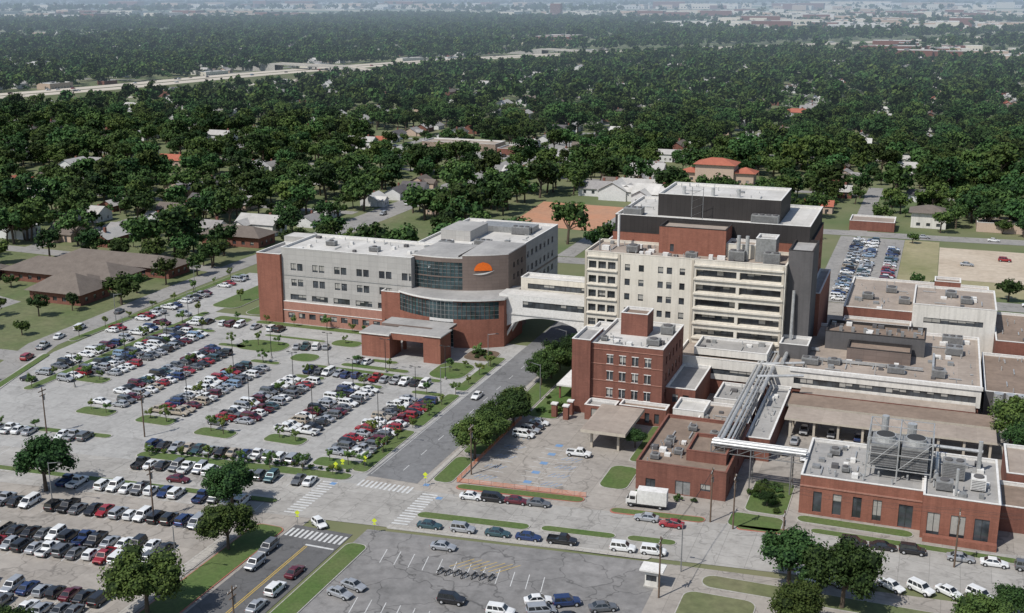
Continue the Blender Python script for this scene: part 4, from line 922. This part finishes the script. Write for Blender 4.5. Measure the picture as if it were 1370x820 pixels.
for x,y in ((-165,212),(-185,205),(-215,225),(-240,200),(-150,235),(-205,258),(-232,175),(-262,236),(0,230),(10,246),(-12,240),(-60,225),(-200,182),(20,300),(5,290),(14,270),(30,262)):
    if not near_house(x,y,12): addh(x,y,random.choice((0,pi/2)),1.1)
for x,y in ((-62,351),(-50,346),(-40,353),(-30,340)): addh(x,y,random.choice((0,pi/2)),1.35,[hv[1],hv[7],hv[0]])
def gen(d0,d1,dens,slo,shi,hr,pw=1):
    pts=[];sc=[]
    A=.5*(d1*d1-d0*d0)+40*(d1-d0)*2; N=int(A*dens)
    d=np.sqrt(rng.random(N)*(d1*d1-d0*d0)+d0*d0); l=(rng.random(N)*2-1)*(.5*d+40)
    for di,li,u,w_ in zip(d,l,rng.random(N),rng.random(N)):
        x=CAM[0]+F[0]*di+Rv[0]*li; y=CAM[1]+F[1]*di+Rv[1]*li
        if di<2000 and blocked(x,y): continue
        q=dseg(x,y) if di<4500 else 999
        if -105<q<75: continue
        if inzone(di,li) and w_>.12: continue
        s_=slo+(shi-slo)*u**pw
        if di<1700:
            if near_house(x,y,hr*(.5+.42*s_)): continue
            gx=(x+34)%100; 
            if min(gx,100-gx)<2.4+1.8*s_ and not (60<x<72 and y>420): continue
        clear=math.sin(x*.011+1.3)*math.sin(y*.009+.4)+.5*math.sin(x*.031)*math.sin(y*.027+2)
        if clear>(.98 if di<2500 else .75) and w_>.2: continue
        if di>5200 and math.sin(x*.0013+y*.0004)*math.sin(y*.0021+1)+.3*math.sin(x*.004)>.25: continue
        pts.append((x,y,0)); sc.append(s_)
    return pts,sc
def inst(name,pts,sc,meshes):
    me=bpy.data.meshes.new(name); me.from_pydata(pts,[],[]); 
    at=me.attributes.new('sc','FLOAT','POINT'); at.data.foreach_set('value',sc)
    c=bpy.data.collections.new(name+'_kinds')
    for m in meshes: c.objects.link(bpy.data.objects.new(name+'_kind',m))
    ng=bpy.data.node_groups.new(name,'GeometryNodeTree'); ng.interface.new_socket('Geometry',in_out='INPUT',socket_type='NodeSocketGeometry'); ng.interface.new_socket('Geometry',in_out='OUTPUT',socket_type='NodeSocketGeometry')
    N=ng.nodes; gi=N.new('NodeGroupInput'); go=N.new('NodeGroupOutput'); ip=N.new('GeometryNodeInstanceOnPoints'); ci=N.new('GeometryNodeCollectionInfo')
    ci.inputs['Collection'].default_value=c; ci.inputs['Separate Children'].default_value=True; ci.inputs['Reset Children'].default_value=True
    na=N.new('GeometryNodeInputNamedAttribute'); na.data_type='FLOAT'; na.inputs['Name'].default_value='sc'
    rv=N.new('FunctionNodeRandomValue'); rv.data_type='FLOAT_VECTOR'; rv.inputs['Max'].default_value=(.12,.12,6.28)
    L=ng.links; L.new(gi.outputs[0],ip.inputs['Points']); L.new(ci.outputs[0],ip.inputs['Instance']); ip.inputs['Pick Instance'].default_value=True
    L.new(rv.outputs[0],ip.inputs['Rotation']); L.new(na.outputs['Attribute'],ip.inputs['Scale']); L.new(ip.outputs[0],go.inputs[0])
    o_=bpy.data.objects.new(name,me); COL.objects.link(o_); md=o_.modifiers.new('inst','NODES'); md.node_group=ng
inst('suburban_tree_mass',*gen(330,950,1/88,.42,1.85,8.5,1.35),mid)
inst('distant_tree_mass',*gen(950,1900,1/140,.6,1.8,8),fart)
inst('distant_tree_mass',*gen(1900,5200,1/480,1.0,2.3,8),fart)
inst('horizon_tree_mass',*gen(5200,15000,1/7000,2.0,4.0,8),fart)
# ------------------------------------------------------------ distant town
cb=[]
for i,(wk,rk) in enumerate((('white_wall','roof_white'),('stucco','roof_white'),('brick_old','roof_grey'),('siding_white','roof_white'),('cream','roof_white'))):
    q=MB(); W_=30+i*8; q.bld(-W_/2,-12,W_/2,12,0,7+i%3*2,wk,rk,S=wins(2,W_-2,int(W_/5),2.5,[1.5],2.2)); q.hvac(-5,0,6.4+i%3*2,5,4,2); cb.append(q.mesh('commercial_building'))
def cbat(x,y,s_,rot,pick=(0,1,2,3,4)):
    o_=bpy.data.objects.new('commercial_building',cb[pick[int(rng.integers(len(pick)))]]); o_.location=(x,y,0); o_.rotation_euler=(0,0,rot); o_.scale=(s_,s_,s_*.9); COL.objects.link(o_)
def com(n,z,smin=.8,smax=1.6,pick=(0,1,2,3,4)):
    a,b_,c_,e=ZN[z]
    for _ in range(n):
        r_=math.sqrt(rng.random())*.9; th=rng.random()*6.28
        d=a+r_*c_*math.cos(th); l=b_+r_*e*math.sin(th)
        cbat(CAM[0]+F[0]*d+Rv[0]*l,CAM[1]+F[1]*d+Rv[1]*l,random.uniform(smin,smax),random.choice((0,pi/2,.2)),pick)
com(26,0,.8,1.5,(0,1,2,2,4)); com(85,1,1.2,2.6,(0,1,3,4,0,2)); com(120,2,1.4,3,(0,1,3,4,0,2)); com(60,3,1.2,2.8); com(7,4,1,1.6); com(60,5,2,4.5); com(50,6,2,4.5); com(6,7); com(34,8,.6,.9)
qn,qf=offs(-84),offs(84)
for j in (9,10,11,12,14,16,17,20,22,24):
    for q in (qn,qf):
        if rng.random()<.7: cbat(q[j][0],q[j][1],random.uniform(.4,.8),math.atan2(HW[j+1][1]-HW[j][1],HW[j+1][0]-HW[j][0]))
for a,b_,c_,e in ZN[:3]+ZN[4:5]:
    P=[]
    for i in range(20):
        th=2*pi*i/20; d=a+c_*.72*math.cos(th)*(1+.2*math.sin(3*th)); l=b_+e*.72*math.sin(th); P.append((CAM[0]+F[0]*d+Rv[0]*l,CAM[1]+F[1]*d+Rv[1]*l))
    sheet('town_pavement',P,'dry_field',.03)
q=MB(); q.bld(-22,-14,22,14,0,52,'brick_old','roof_grey',S=wins(2,42,9,2.4,[4+4*i for i in range(11)],2)); oo=q.obj('distant_tower_block',loc=(CAM[0]+F[0]*5000+Rv[0]*185,CAM[1]+F[1]*5000+Rv[1]*185,0))
sheet('lake',[(CAM[0]+F[0]*d+Rv[0]*l,CAM[1]+F[1]*d+Rv[1]*l) for d,l in ((10500,-4200),(10500,600),(12500,900),(12500,-4800))],'roof_grey',.3)

# ------------------------------------------------------------ haze (absorbing volume over the far plain; added glow stands in for scattered light)
hm=bpy.data.materials.new('glowing_haze'); hm.use_nodes=True; nt=hm.node_tree; nt.nodes.clear()
o_=nt.nodes.new('ShaderNodeOutputMaterial'); ab=nt.nodes.new('ShaderNodeVolumeAbsorption'); em=nt.nodes.new('ShaderNodeEmission'); ad=nt.nodes.new('ShaderNodeAddShader')
sig=1.5e-4
ab.inputs['Color'].default_value=(0,0,0,1); ab.inputs['Density'].default_value=sig; em.inputs['Color'].default_value=(.36,.455,.57,1); em.inputs['Strength'].default_value=sig*1.0
nt.links.new(ab.outputs[0],ad.inputs[0]); nt.links.new(em.outputs[0],ad.inputs[1]); nt.links.new(ad.outputs[0],o_.inputs['Volume'])
M['glowing_haze']=hm
z=MB(); z.box(-41000,480,-5,41000,41000,420,'glowing_haze'); z.obj('glowing_haze')

# ------------------------------------------------------------ light / camera
S_=Vector((-.5,-.86,0)).normalized(); el=math.radians(54); Sd=Vector((S_.x*math.cos(el),S_.y*math.cos(el),math.sin(el)))
ld=bpy.data.lights.new('sun','SUN'); ld.energy=4.3; ld.angle=math.radians(.5); ld.color=(1,.97,.925)
lo_=bpy.data.objects.new('sun',ld); lo_.rotation_euler=Sd.to_track_quat('Z','Y').to_euler(); COL.objects.link(lo_)
wd=bpy.data.worlds.new('World'); SC.world=wd; wd.use_nodes=True; nt=wd.node_tree; sk=nt.nodes.new('ShaderNodeTexSky'); sk.sky_type='NISHITA'; sk.sun_disc=False; sk.sun_elevation=el; sk.sun_rotation=math.atan2(S_.x,S_.y)
nt.links.new(sk.outputs[0],nt.nodes['Background'].inputs[0]); nt.nodes['Background'].inputs[1].default_value=.115
cd=bpy.data.cameras.new('camera'); cd.lens=1550/1370*36; cd.sensor_width=36; cd.clip_start=1; cd.clip_end=90000
co=bpy.data.objects.new('camera',cd); co.location=CAM; co.rotation_euler=(pi/2-PITCH,0,YAW); COL.objects.link(co); SC.camera=co
SC.view_settings.view_transform='Standard'; SC.view_settings.look='None'; SC.view_settings.exposure=0
